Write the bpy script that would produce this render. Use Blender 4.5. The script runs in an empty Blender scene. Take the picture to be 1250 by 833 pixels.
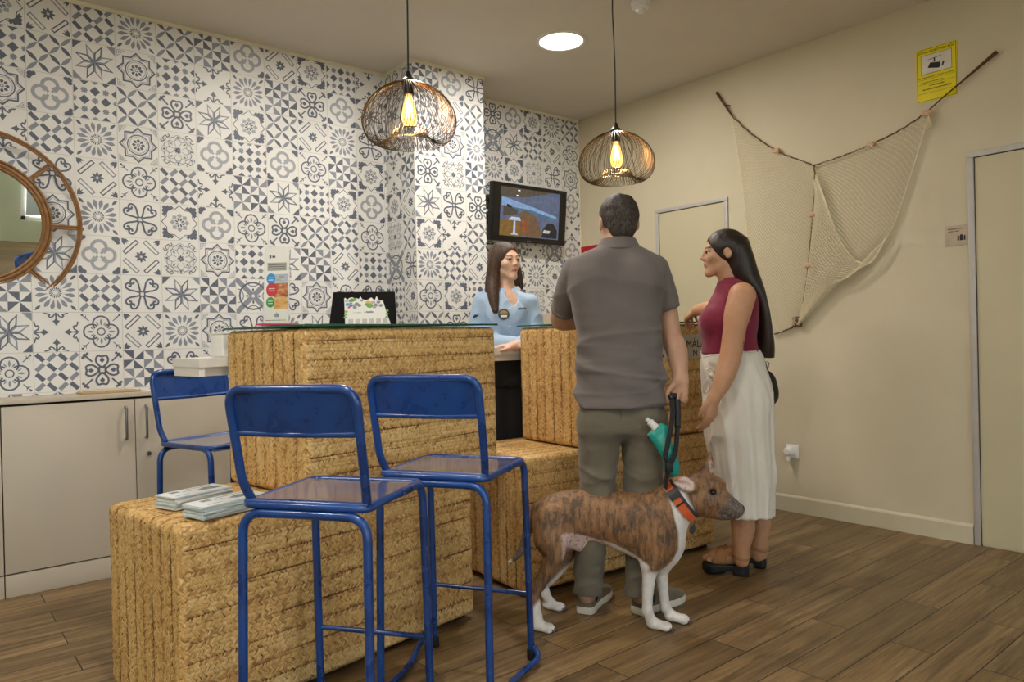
import bpy, bmesh, math, random
import numpy as np
from mathutils import Vector, Matrix
random.seed(7)
rng = np.random.default_rng(11)
SC = bpy.context.scene
COL = SC.collection
PI = math.pi
A_ = lambda *p: np.array(p, float)

# ---------------------------------------------------------------- camera
IW, IH = 1250.0, 833.0
FPX = 893.42
CAM = np.array([0.0, 0.0, 1.15])
FW = np.array([0.63759602, 0.77035475, -0.00498748])
RT = np.array([0.77007784, -0.63751868, -0.02345315])
UP = np.array([0.02124686, -0.01111288, 0.9997125])
RH = np.array([RT[0], RT[1], 0.0]); RH /= np.linalg.norm(RH)     # level sideways
FH = np.array([FW[0], FW[1], 0.0]); FH /= np.linalg.norm(FH)     # level away

def at(px, py, d):
    """world point seen at a photo pixel, d metres in front of the camera"""
    return CAM + (FW + RT * ((px - IW / 2) / FPX) - UP * ((py - IH / 2) / FPX)) * d
def ray(px, py):
    return FW + RT * ((px - IW / 2) / FPX) - UP * ((py - IH / 2) / FPX)
def at_z(px, py, z):
    r = ray(px, py); return CAM + r * ((z - CAM[2]) / r[2])
def at_x(px, py, x):
    r = ray(px, py); return CAM + r * (x / r[0])
def at_y(px, py, y):
    r = ray(px, py); return CAM + r * (y / r[1])

cam = bpy.data.cameras.new('camera')
cam.sensor_width = 36.0
cam.lens = FPX * 36.0 / IW
cam.clip_start = 0.05
camo = bpy.data.objects.new('camera', cam)
COL.objects.link(camo)
M = Matrix.Identity(4)
for i in range(3):
    M[i][0], M[i][1], M[i][2], M[i][3] = RT[i], UP[i], -FW[i], CAM[i]
camo.matrix_world = M
SC.camera = camo

# ---------------------------------------------------------------- materials
def lin(c):
    if isinstance(c, str):
        c = [int(c[i:i + 2], 16) / 255 for i in (1, 3, 5)]
    return tuple(x / 12.92 if x <= 0.04045 else ((x + 0.055) / 1.055) ** 2.4 for x in c)

class NT:
    def __init__(self, name):
        self.m = bpy.data.materials.new(name); self.m.use_nodes = True
        self.t = self.m.node_tree; self.b = self.t.nodes['Principled BSDF']
    def n(self, kind, **kw):
        nd = self.t.nodes.new(kind)
        for k, v in kw.items():
            if k.startswith('i_'):
                key = k[2:]; key = int(key) if key.isdigit() else key.replace('_', ' ')
                nd.inputs[key].default_value = v
            else: setattr(nd, k, v)
        return nd
    def l(self, a, b): self.t.links.new(a, b)
    def math(self, op, a, b=None, clamp=False):
        nd = self.t.nodes.new('ShaderNodeMath'); nd.operation = op; nd.use_clamp = clamp
        for i, v in enumerate((a, b)):
            if v is None: continue
            if isinstance(v, (int, float)): nd.inputs[i].default_value = v
            else: self.l(v, nd.inputs[i])
        return nd.outputs[0]
    def mix(self, fac, a, b, mode='MIX'):
        nd = self.t.nodes.new('ShaderNodeMix'); nd.data_type = 'RGBA'; nd.blend_type = mode
        for i, v in ((0, fac), (6, a), (7, b)):
            if isinstance(v, (int, float)): nd.inputs[i].default_value = v
            elif isinstance(v, (tuple, list)): nd.inputs[i].default_value = tuple(v)[:3] + (1,)
            else: self.l(v, nd.inputs[i])
        return nd.outputs[2]
    def coords(self, kind='Object', scale=(1, 1, 1), rot=(0, 0, 0)):
        tc = self.n('ShaderNodeTexCoord'); mp = self.n('ShaderNodeMapping')
        mp.inputs['Scale'].default_value = scale; mp.inputs['Rotation'].default_value = rot
        self.l(tc.outputs[kind], mp.inputs[0]); return mp.outputs[0]
    def noise(self, vec, scale, detail=3.0, rough=0.5, dist=0.0):
        nd = self.n('ShaderNodeTexNoise'); nd.inputs['Scale'].default_value = scale
        nd.inputs['Detail'].default_value = detail; nd.inputs['Roughness'].default_value = rough
        nd.inputs['Distortion'].default_value = dist
        self.l(vec, nd.inputs['Vector']); return nd.outputs[0]
    def ramp(self, fac, *stops):
        nd = self.n('ShaderNodeValToRGB'); e = nd.color_ramp.elements
        while len(e) < len(stops): e.new(0.5)
        for el, (p, c) in zip(e, stops):
            el.position = p; el.color = (tuple(c) + (1,))[:4] if not isinstance(c, (int, float)) else (c, c, c, 1)
        self.l(fac, nd.inputs[0]); return nd.outputs[0]
    def bump(self, h, strength, dist=0.01, prev=None):
        nd = self.n('ShaderNodeBump'); nd.inputs['Strength'].default_value = strength
        nd.inputs['Distance'].default_value = dist
        self.l(h, nd.inputs['Height']); self.l(nd.outputs[0], self.b.inputs['Normal'])
        if prev: self.l(prev, nd.inputs['Normal'])
        return nd.outputs[0]
    def set(self, **kw):
        for k, v in kw.items():
            k = k.replace('_', ' ')
            if isinstance(v, (int, float)): self.b.inputs[k].default_value = v
            elif isinstance(v, (tuple, list)): self.b.inputs[k].default_value = tuple(v)[:3] + (1,)
            else: self.l(v, self.b.inputs[k])
        return self

def simple(name, color, rough=0.5, metal=0.0, var=0.08, nscale=12.0, bump=0.0, bscale=60.0, stretch=(1, 1, 1), **kw):
    """a plain procedural surface: slight tone variation and optional fine relief"""
    t = NT(name); c = lin(color)
    v = t.coords('Object', stretch)
    n = t.noise(v, nscale, 4)
    lo = tuple(x * (1 - var) for x in c); hi = tuple(min(1, x * (1 + var)) for x in c)
    t.set(Base_Color=t.ramp(n, (0.3, lo), (0.7, hi)), Roughness=rough, Metallic=metal, **kw)
    if bump: t.bump(t.noise(v, bscale, 3), bump, 0.004)
    return t.m

def emit(name, color, strength):
    t = NT(name); c = lin(color)
    t.set(Base_Color=c, Emission_Color=c, Emission_Strength=strength, Roughness=0.5)
    return t.m

# ---------------------------------------------------------------- object helpers
def tag(o, label=None, cat=None, group=None, kind=None):
    if label: o['label'] = label
    if cat: o['category'] = cat
    if group: o['group'] = group
    if kind: o['kind'] = kind
    return o

def thing(name, label, cat, loc=(0, 0, 0), rz=0.0, group=None):
    o = bpy.data.objects.new(name, None); COL.objects.link(o)
    o.empty_display_size = 0.1
    o.location = [float(x) for x in loc]; o.rotation_euler = (0, 0, rz)
    return tag(o, label, cat, group)

def link_mesh(name, me, parent=None, loc=None):
    o = bpy.data.objects.new(name, me); COL.objects.link(o)
    if parent is not None: o.parent = parent
    if loc is not None: o.location = [float(x) for x in loc]
    return o

class MB:
    """collects shapes and links them as ONE mesh object"""
    def __init__(self): self.v = []; self.f = []; self.m = []; self.s = []
    def add(self, verts, faces, mat=0, smooth=False):
        b = len(self.v); self.v.extend([tuple(map(float, p)) for p in verts])
        for f in faces:
            self.f.append([i + b for i in f]); self.m.append(mat); self.s.append(smooth)
        return self
    def box(self, c, s, rz=0.0, mat=0, bev=0.0, R=None):
        hx, hy, hz = s[0] / 2, s[1] / 2, s[2] / 2
        bm = bmesh.new(); bmesh.ops.create_cube(bm, size=1.0)
        bmesh.ops.scale(bm, vec=s, verts=bm.verts)
        if bev > 0:
            bmesh.ops.bevel(bm, geom=list(bm.edges), offset=min(bev, 0.49 * min(s)), segments=3, profile=0.5, affect='EDGES')
        mt = (R if R is not None else Matrix.Rotation(rz, 4, 'Z')).to_4x4()
        bmesh.ops.transform(bm, matrix=Matrix.Translation(Vector([float(x) for x in c])) @ mt, verts=bm.verts)
        bm.verts.index_update()
        self.add([p.co for p in bm.verts], [[q.index for q in f.verts] for f in bm.faces], mat, bev > 0)
        bm.free(); return self
    def tube(self, path, r, n=10, closed=False, mat=0, caps=True, flat=1.0):
        P = [np.array(p, float) for p in path]; k = len(P)
        rr = [r] * k if isinstance(r, (int, float)) else list(r)
        T = []
        for i in range(k):
            a = P[(i - 1) % k] if (closed or i > 0) else P[i]
            b = P[(i + 1) % k] if (closed or i < k - 1) else P[i]
            t = b - a; T.append(t / (np.linalg.norm(t) + 1e-12))
        up = np.array([0, 0, 1.0])
        if abs(T[0] @ up) > 0.9: up = np.array([1.0, 0, 0])
        u = np.cross(T[0], up); u /= np.linalg.norm(u)
        verts = []
        for i in range(k):
            u = u - T[i] * (u @ T[i]); u /= (np.linalg.norm(u) + 1e-12); w = np.cross(T[i], u)
            for j in range(n):
                a = 2 * PI * j / n
                verts.append(P[i] + (u * math.cos(a) + w * math.sin(a) * flat) * rr[i])
        faces = []
        for i in range(k if closed else k - 1):
            for j in range(n):
                a, b = i * n + j, i * n + (j + 1) % n
                c, d = ((i + 1) % k) * n + (j + 1) % n, ((i + 1) % k) * n + j
                faces.append((a, b, c, d))
        if not closed and caps:
            faces.append(tuple(range(n))[::-1]); faces.append(tuple(range((k - 1) * n, k * n)))
        return self.add(verts, faces, mat, True)
    def lathe(self, prof, c=(0, 0, 0), n=32, mat=0, R=None):
        verts = []; faces = []
        for r, z in prof:
            for j in range(n):
                a = 2 * PI * j / n; verts.append((r * math.cos(a), r * math.sin(a), z))
        for i in range(len(prof) - 1):
            for j in range(n):
                faces.append((i * n + j, i * n + (j + 1) % n, (i + 1) * n + (j + 1) % n, (i + 1) * n + j))
        if R is not None: verts = [R @ Vector(v) for v in verts]
        verts = [(v[0] + c[0], v[1] + c[1], v[2] + c[2]) for v in verts]
        return self.add(verts, faces, mat, True)
    def prism(self, poly, z0, z1, mat=0, R=None, c=(0, 0, 0)):
        n = len(poly)
        v = [(x, y, z0) for x, y in poly] + [(x, y, z1) for x, y in poly]
        if R is not None: v = [R @ Vector(p) for p in v]
        v = [(p[0] + c[0], p[1] + c[1], p[2] + c[2]) for p in v]
        f = [tuple(range(n))[::-1], tuple(range(n, 2 * n))] + [(i, (i + 1) % n, n + (i + 1) % n, n + i) for i in range(n)]
        return self.add(v, f, mat)
    def ball(self, c, r, nu=16, nv=10, mat=0):
        if isinstance(r, (int, float)): r = (r, r, r)
        v = [(c[0], c[1], c[2] + r[2])]
        for i in range(1, nv):
            t = PI * i / nv
            for j in range(nu):
                a = 2 * PI * j / nu
                v.append((c[0] + r[0] * math.sin(t) * math.cos(a), c[1] + r[1] * math.sin(t) * math.sin(a), c[2] + r[2] * math.cos(t)))
        v.append((c[0], c[1], c[2] - r[2])); f = []
        for j in range(nu): f.append((0, 1 + j, 1 + (j + 1) % nu))
        for i in range(nv - 2):
            for j in range(nu):
                a = 1 + i * nu; f.append((a + j, a + nu + j, a + nu + (j + 1) % nu, a + (j + 1) % nu))
        a = 1 + (nv - 2) * nu
        for j in range(nu): f.append((a + j, len(v) - 1, a + (j + 1) % nu))
        return self.add(v, f, mat, True)
    def build(self, name, mats, parent=None, loc=None):
        """verts are in the parent's local space, or world when loc is given (shifted so the origin sits at loc)"""
        me = bpy.data.meshes.new(name); v = self.v
        if loc is not None: v = [(p[0] - loc[0], p[1] - loc[1], p[2] - loc[2]) for p in v]
        me.from_pydata(v, [], self.f)
        for m in (mats if isinstance(mats, (list, tuple)) else [mats]): me.materials.append(m)
        me.polygons.foreach_set('material_index', self.m)
        me.polygons.foreach_set('use_smooth', self.s); me.update()
        bm = bmesh.new(); bm.from_mesh(me); bmesh.ops.recalc_face_normals(bm, faces=bm.faces); bm.to_mesh(me); bm.free()
        if any(self.s):
            try: me.set_sharp_from_angle(angle=math.radians(42))
            except Exception: pass
        return link_mesh(name, me, parent, loc if parent is None else None)

def dup_tree(o, parent=None):
    c = o.copy(); COL.objects.link(c)
    if parent is not None: c.parent = parent
    for ch in list(o.children): dup_tree(ch, c)
    return c

def fillet(pts, r, n=6, closed=False):
    P = [np.array(p, float) for p in pts]; out = []; k = len(P)
    for i in range(k):
        if not closed and i in (0, k - 1): out.append(P[i]); continue
        a, b, c = P[i - 1], P[i], P[(i + 1) % k]
        rr = r[i] if isinstance(r, (list, tuple)) else r
        u = a - b; w = c - b; lu, lw = np.linalg.norm(u), np.linalg.norm(w)
        q = min(rr, 0.49 * lu, 0.49 * lw); p0, p1 = b + u / lu * q, b + w / lw * q
        for s in np.linspace(0, 1, n): out.append((1 - s) ** 2 * p0 + 2 * s * (1 - s) * b + s * s * p1)
    return out

def smooth_curve(pts, n=8, closed=False):
    P = [np.array(p, float) for p in pts]; out = []; k = len(P)
    for i in range(k if closed else k - 1):
        p1, p2 = P[i], P[(i + 1) % k]
        p0 = P[i - 1] if (i > 0 or closed) else 2 * p1 - p2
        p3 = P[(i + 2) % k] if (i < k - 2 or closed) else 2 * p2 - p1
        for s in np.linspace(0, 1, n, endpoint=False):
            out.append(0.5 * (2 * p1 + (p2 - p0) * s + (2 * p0 - 5 * p1 + 4 * p2 - p3) * s * s + (3 * p1 - p0 - 3 * p2 + p3) * s ** 3))
    if not closed: out.append(P[-1])
    return out

# text as real letters
def text_obj(name, body, size, mat, parent, M4, depth=0.0006, align='LEFT'):
    cu = bpy.data.curves.new(name, 'FONT'); cu.body = body; cu.size = size
    cu.extrude = depth; cu.align_x = align; cu.align_y = 'CENTER'
    cu.resolution_u = 3
    tmp = bpy.data.objects.new('tmp_text', cu); COL.objects.link(tmp)
    dg = bpy.context.evaluated_depsgraph_get(); dg.update()
    me = bpy.data.meshes.new_from_object(tmp.evaluated_get(dg))
    me.transform(M4)
    COL.objects.unlink(tmp); bpy.data.objects.remove(tmp); bpy.data.curves.remove(cu)
    me.materials.clear(); me.materials.append(mat); me.name = name
    return link_mesh(name, me, parent)
def frame4(o, x, y):
    """matrix with the given x axis, y axis and origin"""
    x = Vector([float(a) for a in x]).normalized(); y = Vector([float(a) for a in y]); z = x.cross(y).normalized(); y = z.cross(x)
    m = Matrix.Identity(4)
    for i in range(3): m[i][0], m[i][1], m[i][2], m[i][3] = x[i], y[i], z[i], float(o[i])
    return m

def print_marks(name, mat, parent, M4, width, h, seed=0, align='LEFT', lift=.0004):
    """print too small to read: a joined row of letter-sized marks of uneven height"""
    r = random.Random(seed); x = -width / 2 if align == 'CENTER' else 0.0; x1 = x + width; mb = MB(); pts = []
    mb.prism([(x, -h * .10), (x1, -h * .10), (x1, h * .02), (x, h * .02)], 0, lift, R=M4.to_3x3(), c=M4.translation)
    while x < x1 - h * .3:
        w = h * r.uniform(.28, .5)
        if r.random() > .13:
            a, b = -h * .42, h * r.choice((.30, .30, .5))
            mb.prism([(x, a), (x + w * .55, a), (x + w * .55, b), (x, b)], 0, lift, R=M4.to_3x3(), c=M4.translation)
        x += w
    return mb.build(name, mat, parent)
# ================================================================ ROOM
XR, YW, CZ = 4.32, 4.30, 2.93
XL, YF = -2.6, -3.2

# ---- floor: wood look planks running along X, 15 cm wide
def floor_mat():
    t = NT('wood_plank_floor')
    v = t.coords('Object')
    br = t.n('ShaderNodeTexBrick', offset=0.5, offset_frequency=2, squash=1.0)
    br.inputs['Scale'].default_value = 1.0
    br.inputs['Brick Width'].default_value = 0.92; br.inputs['Row Height'].default_value = 0.15
    br.inputs['Mortar Size'].default_value = 0.0022; br.inputs['Mortar Smooth'].default_value = 0.1
    br.inputs['Color1'].default_value = (0, 0, 0, 1); br.inputs['Color2'].default_value = (1, 1, 1, 1)
    br.inputs['Mortar'].default_value = (0.5, 0.5, 0.5, 1)
    t.l(v, br.inputs['Vector'])
    sep = t.n('ShaderNodeSeparateColor'); t.l(br.outputs['Color'], sep.inputs[0])
    plank = sep.outputs[0]
    off = t.n('ShaderNodeCombineXYZ'); t.l(t.math('MULTIPLY', plank, 37.0), off.inputs[2])
    t.l(t.math('MULTIPLY', plank, 11.0), off.inputs[1])
    add = t.n('ShaderNodeVectorMath', operation='ADD'); t.l(v, add.inputs[0]); t.l(off.outputs[0], add.inputs[1])
    mp = t.n('ShaderNodeMapping'); mp.inputs['Scale'].default_value = (.85, 13, 1); t.l(add.outputs[0], mp.inputs[0])
    g = t.noise(mp.outputs[0], 1.7, 6, 0.66, 1.1)
    mp2 = t.n('ShaderNodeMapping'); mp2.inputs['Scale'].default_value = (3, 60, 1); t.l(add.outputs[0], mp2.inputs[0])
    g2 = t.noise(mp2.outputs[0], 2.0, 3, 0.6)
    base = t.ramp(g, (0.30, lin('#3d2e1d')), (0.43, lin('#6f5638')), (0.55, lin('#977a52')), (0.72, lin('#ba9c6f')))
    base = t.mix(0.35, base, t.ramp(g2, (0.3, lin('#43331f')), (0.7, lin('#b0915f'))))
    base = t.mix(t.math('MULTIPLY', plank, 0.55), base, lin('#57442d'))
    base = t.mix(br.outputs['Fac'], base, lin('#2b2119'))
    t.set(Base_Color=base, Roughness=t.ramp(g2, (0.2, 0.34), (0.8, 0.5)))
    h = t.math('SUBTRACT', t.math('MULTIPLY', g2, 0.25), br.outputs['Fac'])
    t.bump(h, 0.5, 0.0015)
    return t.m
mb = MB(); mb.add([(XL, YF, 0), (XR + .2, YF, 0), (XR + .2, YW + .2, 0), (XL, YW + .2, 0)], [(0, 1, 2, 3)])
tag(mb.build('floor', floor_mat()), kind='structure')

wall_cream = simple('cream_wall_paint', '#cdc2a6', 0.75, var=0.03, nscale=3, bump=0.12, bscale=180)
ceil_paint = simple('ceiling_paint', '#d3cbbe', 0.8, var=0.025, nscale=2.5, bump=0.05, bscale=140)
mb = MB(); mb.add([(XL, YF, CZ), (XR + .2, YF, CZ), (XR + .2, YW + .2, CZ), (XL, YW + .2, CZ)], [(3, 2, 1, 0)])
tag(mb.build('ceiling', ceil_paint), kind='structure')

# ---- right wall with two flush doors
D1 = (1.427, 0.50, 2.064)      # y of the left outer edge, right outer edge, top
D2 = (3.501, 2.882, 2.07)
def rect_x(mb, x, y0, y1, z0, z1, mat=0):
    mb.add([(x, y0, z0), (x, y1, z0), (x, y1, z1), (x, y0, z1)], [(0, 1, 2, 3)], mat)
mb = MB()
mb.box((XR + 0.06, (YF + YW + .2) / 2, CZ / 2), (0.12, YW + .2 - YF, CZ))
tag(mb.build('wall_right', wall_cream), kind='structure')
mb = MB()   # profiled skirting from the door to the corner
sec = [(0, 0), (-.014, 0), (-.014, .092), (-.010, .100), (-.004, .106), (0, .106)]
for (y0, y1) in ((D1[0] + .004, D2[1] - .004), (D2[0] + .004, YW), (YF, D1[1] - .004)):
    n = len(sec)
    mb.add([(XR + a, y0, z) for a, z in sec] + [(XR + a, y1, z) for a, z in sec],
           [(i, (i + 1) % n, n + (i + 1) % n, n + i) for i in range(n)] + [tuple(range(n)), tuple(range(n, 2 * n))])
skirt_m = simple('skirting_paint', '#cbc2a6', 0.55, var=0.04, nscale=5)
tag(mb.build('baseboard_right', skirt_m), kind='structure')
door_m = simple('door_paint', '#c7bd9d', 0.6, var=0.03, nscale=2)
alu = simple('aluminium_trim', '#b9b4ae', 0.5, 0.1, var=0.05, nscale=20)
gap_m = simple('dark_gap', '#3a352c', 0.9)
def door(k, d, pic_frame=.030):
    y0, y1, zt = d
    mb = MB(); rect_x(mb, XR - .0012, y1 + pic_frame, y0 - pic_frame, .006, zt - pic_frame)
    mb.box((XR - .002, (y0 + y1) / 2, (zt - pic_frame) / 2 + .003), (.004, y0 - y1 - 2 * pic_frame - .008, zt - pic_frame - .008))
    o = tag(mb.build('door_%d' % k, door_m), kind='structure')
    mb = MB()
    for yy in (y0 - pic_frame / 2, y1 + pic_frame / 2): mb.box((XR - .006, yy, (zt - pic_frame) / 2), (.016, pic_frame, zt - pic_frame), bev=.002)
    mb.box((XR - .006, (y0 + y1) / 2, zt - pic_frame / 2), (.016, y0 - y1, pic_frame), bev=.002)
    mb.build('door_frame', alu, o)
    mb = MB()
    mb.box((XR - .0025, y0 - pic_frame - .002, zt / 2 - .015), (.006, .004, zt - pic_frame))
    mb.box((XR - .0025, (y0 + y1) / 2, zt - pic_frame - .002), (.006, y0 - y1 - 2 * pic_frame, .004))
    mb.build('door_gap', gap_m, o)
    return o
door(1, D1); door(2, D2, .026)

# ---- other walls (behind and left of the camera), one big glazed shop window each
pale = simple('pale_green_wall_paint', '#c2cbb0', 0.8, var=0.03, nscale=3)
mb = MB()   # back wall with window opening
WINDOWS = [(1.22, 3.30, .30, 2.65), (-2.4, -.55, .30, 2.65)]
xs = sorted([w[0] for w in WINDOWS] + [w[1] for w in WINDOWS]); xs = [XL] + xs + [XR + .2]
for i in range(0, len(xs), 2): mb.box(((xs[i] + xs[i + 1]) / 2, YF - .06, CZ / 2), (xs[i + 1] - xs[i], .12, CZ))
for WB in WINDOWS:
    mb.box(((WB[0] + WB[1]) / 2, YF - .06, WB[2] / 2), (WB[1] - WB[0], .12, WB[2])); mb.box(((WB[0] + WB[1]) / 2, YF - .06, (CZ + WB[3]) / 2), (WB[1] - WB[0], .12, CZ - WB[3]))
tag(mb.build('wall_front', pale), kind='structure')
mb = MB()
mb.box((XL - .06, (YF + YW) / 2, CZ / 2), (.12, YW - YF + .4, CZ))
tag(mb.build('wall_left', pale), kind='structure')
white_frame = simple('white_window_frame', '#e6e4de', 0.4, var=.02)
gl = NT('window_glass'); gl.set(Base_Color=(1, 1, 1), Roughness=0.0, Transmission_Weight=1.0, IOR=1.0, Alpha=0.15)
for k, WB in enumerate(WINDOWS):
    mb = MB(); fr = .06
    for x in np.linspace(WB[0] + fr / 2, WB[1] - fr / 2, 4): mb.box((x, YF - .04, (WB[2] + WB[3]) / 2), (fr, .07, WB[3] - WB[2]), bev=.004)
    for z in (WB[2] + fr / 2, WB[3] - fr / 2): mb.box(((WB[0] + WB[1]) / 2, YF - .04, z), (WB[1] - WB[0], .07, fr), bev=.004)
    wo = tag(mb.build('window_%d' % (k + 1), white_frame), kind='structure')
    mb = MB()
    mb.box(((WB[0] + WB[1]) / 2, YF - .04, (WB[2] + WB[3]) / 2), (WB[1] - WB[0] - .02, .006, WB[3] - WB[2] - .02)); mb.build('window_pane', gl.m, wo)

# ================================================================ PATTERNED TILES (real inlay polygons)
def circ(c, r, n=14, a0=0.0, a1=2 * PI):
    return [(c[0] + r * math.cos(a0 + (a1 - a0) * i / n), c[1] + r * math.sin(a0 + (a1 - a0) * i / n)) for i in range(n if abs(a1 - a0 - 2 * PI) < 1e-6 else n + 1)]
def rot2(p, a, c=(.5, .5)):
    s, k = math.sin(a), math.cos(a); x, y = p[0] - c[0], p[1] - c[1]
    return (c[0] + x * k - y * s, c[1] + x * s + y * k)
class Dz:
    def __init__(self): self.q = []
    def poly(self, pts, col, lay=1): self.q.append((list(pts), col, lay)); return self
    def stroke(self, pts, w, col, lay=1, closed=False):
        P = [np.array(p) for p in pts]; k = len(P); L = []; R = []
        for i in range(k):
            a = P[i - 1] if (closed or i) else P[i]; b = P[(i + 1) % k] if (closed or i < k - 1) else P[i]
            d1 = P[i] - a; d2 = b - P[i]
            if np.linalg.norm(d1) < 1e-9: d1 = d2
            if np.linalg.norm(d2) < 1e-9: d2 = d1
            d1 = d1 / np.linalg.norm(d1); d2 = d2 / np.linalg.norm(d2)
            t = d1 + d2; t /= (np.linalg.norm(t) + 1e-9); n = np.array([-t[1], t[0]])
            c = max(0.45, float(n @ np.array([-d1[1], d1[0]])))
            L.append(P[i] + n * w / 2 / c); R.append(P[i] - n * w / 2 / c)
        for i in range(k if closed else k - 1):
            j = (i + 1) % k; self.poly([R[i], R[j], L[j], L[i]], col, lay)
        return self
    def ring(self, c, r0, r1, col, lay=1, n=20, a0=0.0, a1=2 * PI):
        cl = abs(a1 - a0 - 2 * PI) < 1e-6
        m = n if cl else n + 1
        pt = lambda r, i: (c[0] + r * math.cos(a0 + (a1 - a0) * i / n), c[1] + r * math.sin(a0 + (a1 - a0) * i / n))
        for i in range(n): self.poly([pt(r0, i), pt(r1, i), pt(r1, i + 1), pt(r0, i + 1)], col, lay)
        return self
    def leaf(self, a, b, w, col, lay=1, n=5, skew=.5):
        a, b = np.array(a), np.array(b); d = b - a; nn = np.array([-d[1], d[0]]) / np.linalg.norm(d)
        f = lambda s: w / 2 * math.sin(PI * s ** (math.log(.5) / math.log(skew)))
        S = [i / (2 * n) for i in range(2 * n + 1)]
        self.poly([a + d * s + nn * f(s) for s in S] + [a + d * s - nn * f(s) for s in S[::-1]][1:-1], col, lay); return self
    def rep(self, fn, k=4, a0=0.0):
        for i in range(k):
            s = Dz(); fn(s, i)
            for p, c, l in s.q: self.q.append(([rot2(x, a0 + 2 * PI * i / k) for x in p], c, l))
        return self
D_, M_, L_, W_ = 1, 2, 3, 0
def star_pts(n, r0, r1, a0=0.0, c=(.5, .5)):
    return [(c[0] + (r0 if i % 2 == 0 else r1) * math.cos(a0 + PI * i / n), c[1] + (r0 if i % 2 == 0 else r1) * math.sin(a0 + PI * i / n)) for i in range(2 * n)]
def fleur(s, c, r, col=D_):
    for dx, dy in ((0, .9), (-.8, -.1), (.8, -.1)): s.poly(circ((c[0] + dx * r, c[1] + dy * r), r * .75, 8), col)
    s.poly([(c[0] - r * .9, c[1] - r * .3), (c[0] + r * .9, c[1] - r * .3), (c[0] + r * .4, c[1] + r), (c[0] - r * .4, c[1] + r)], col)
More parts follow.
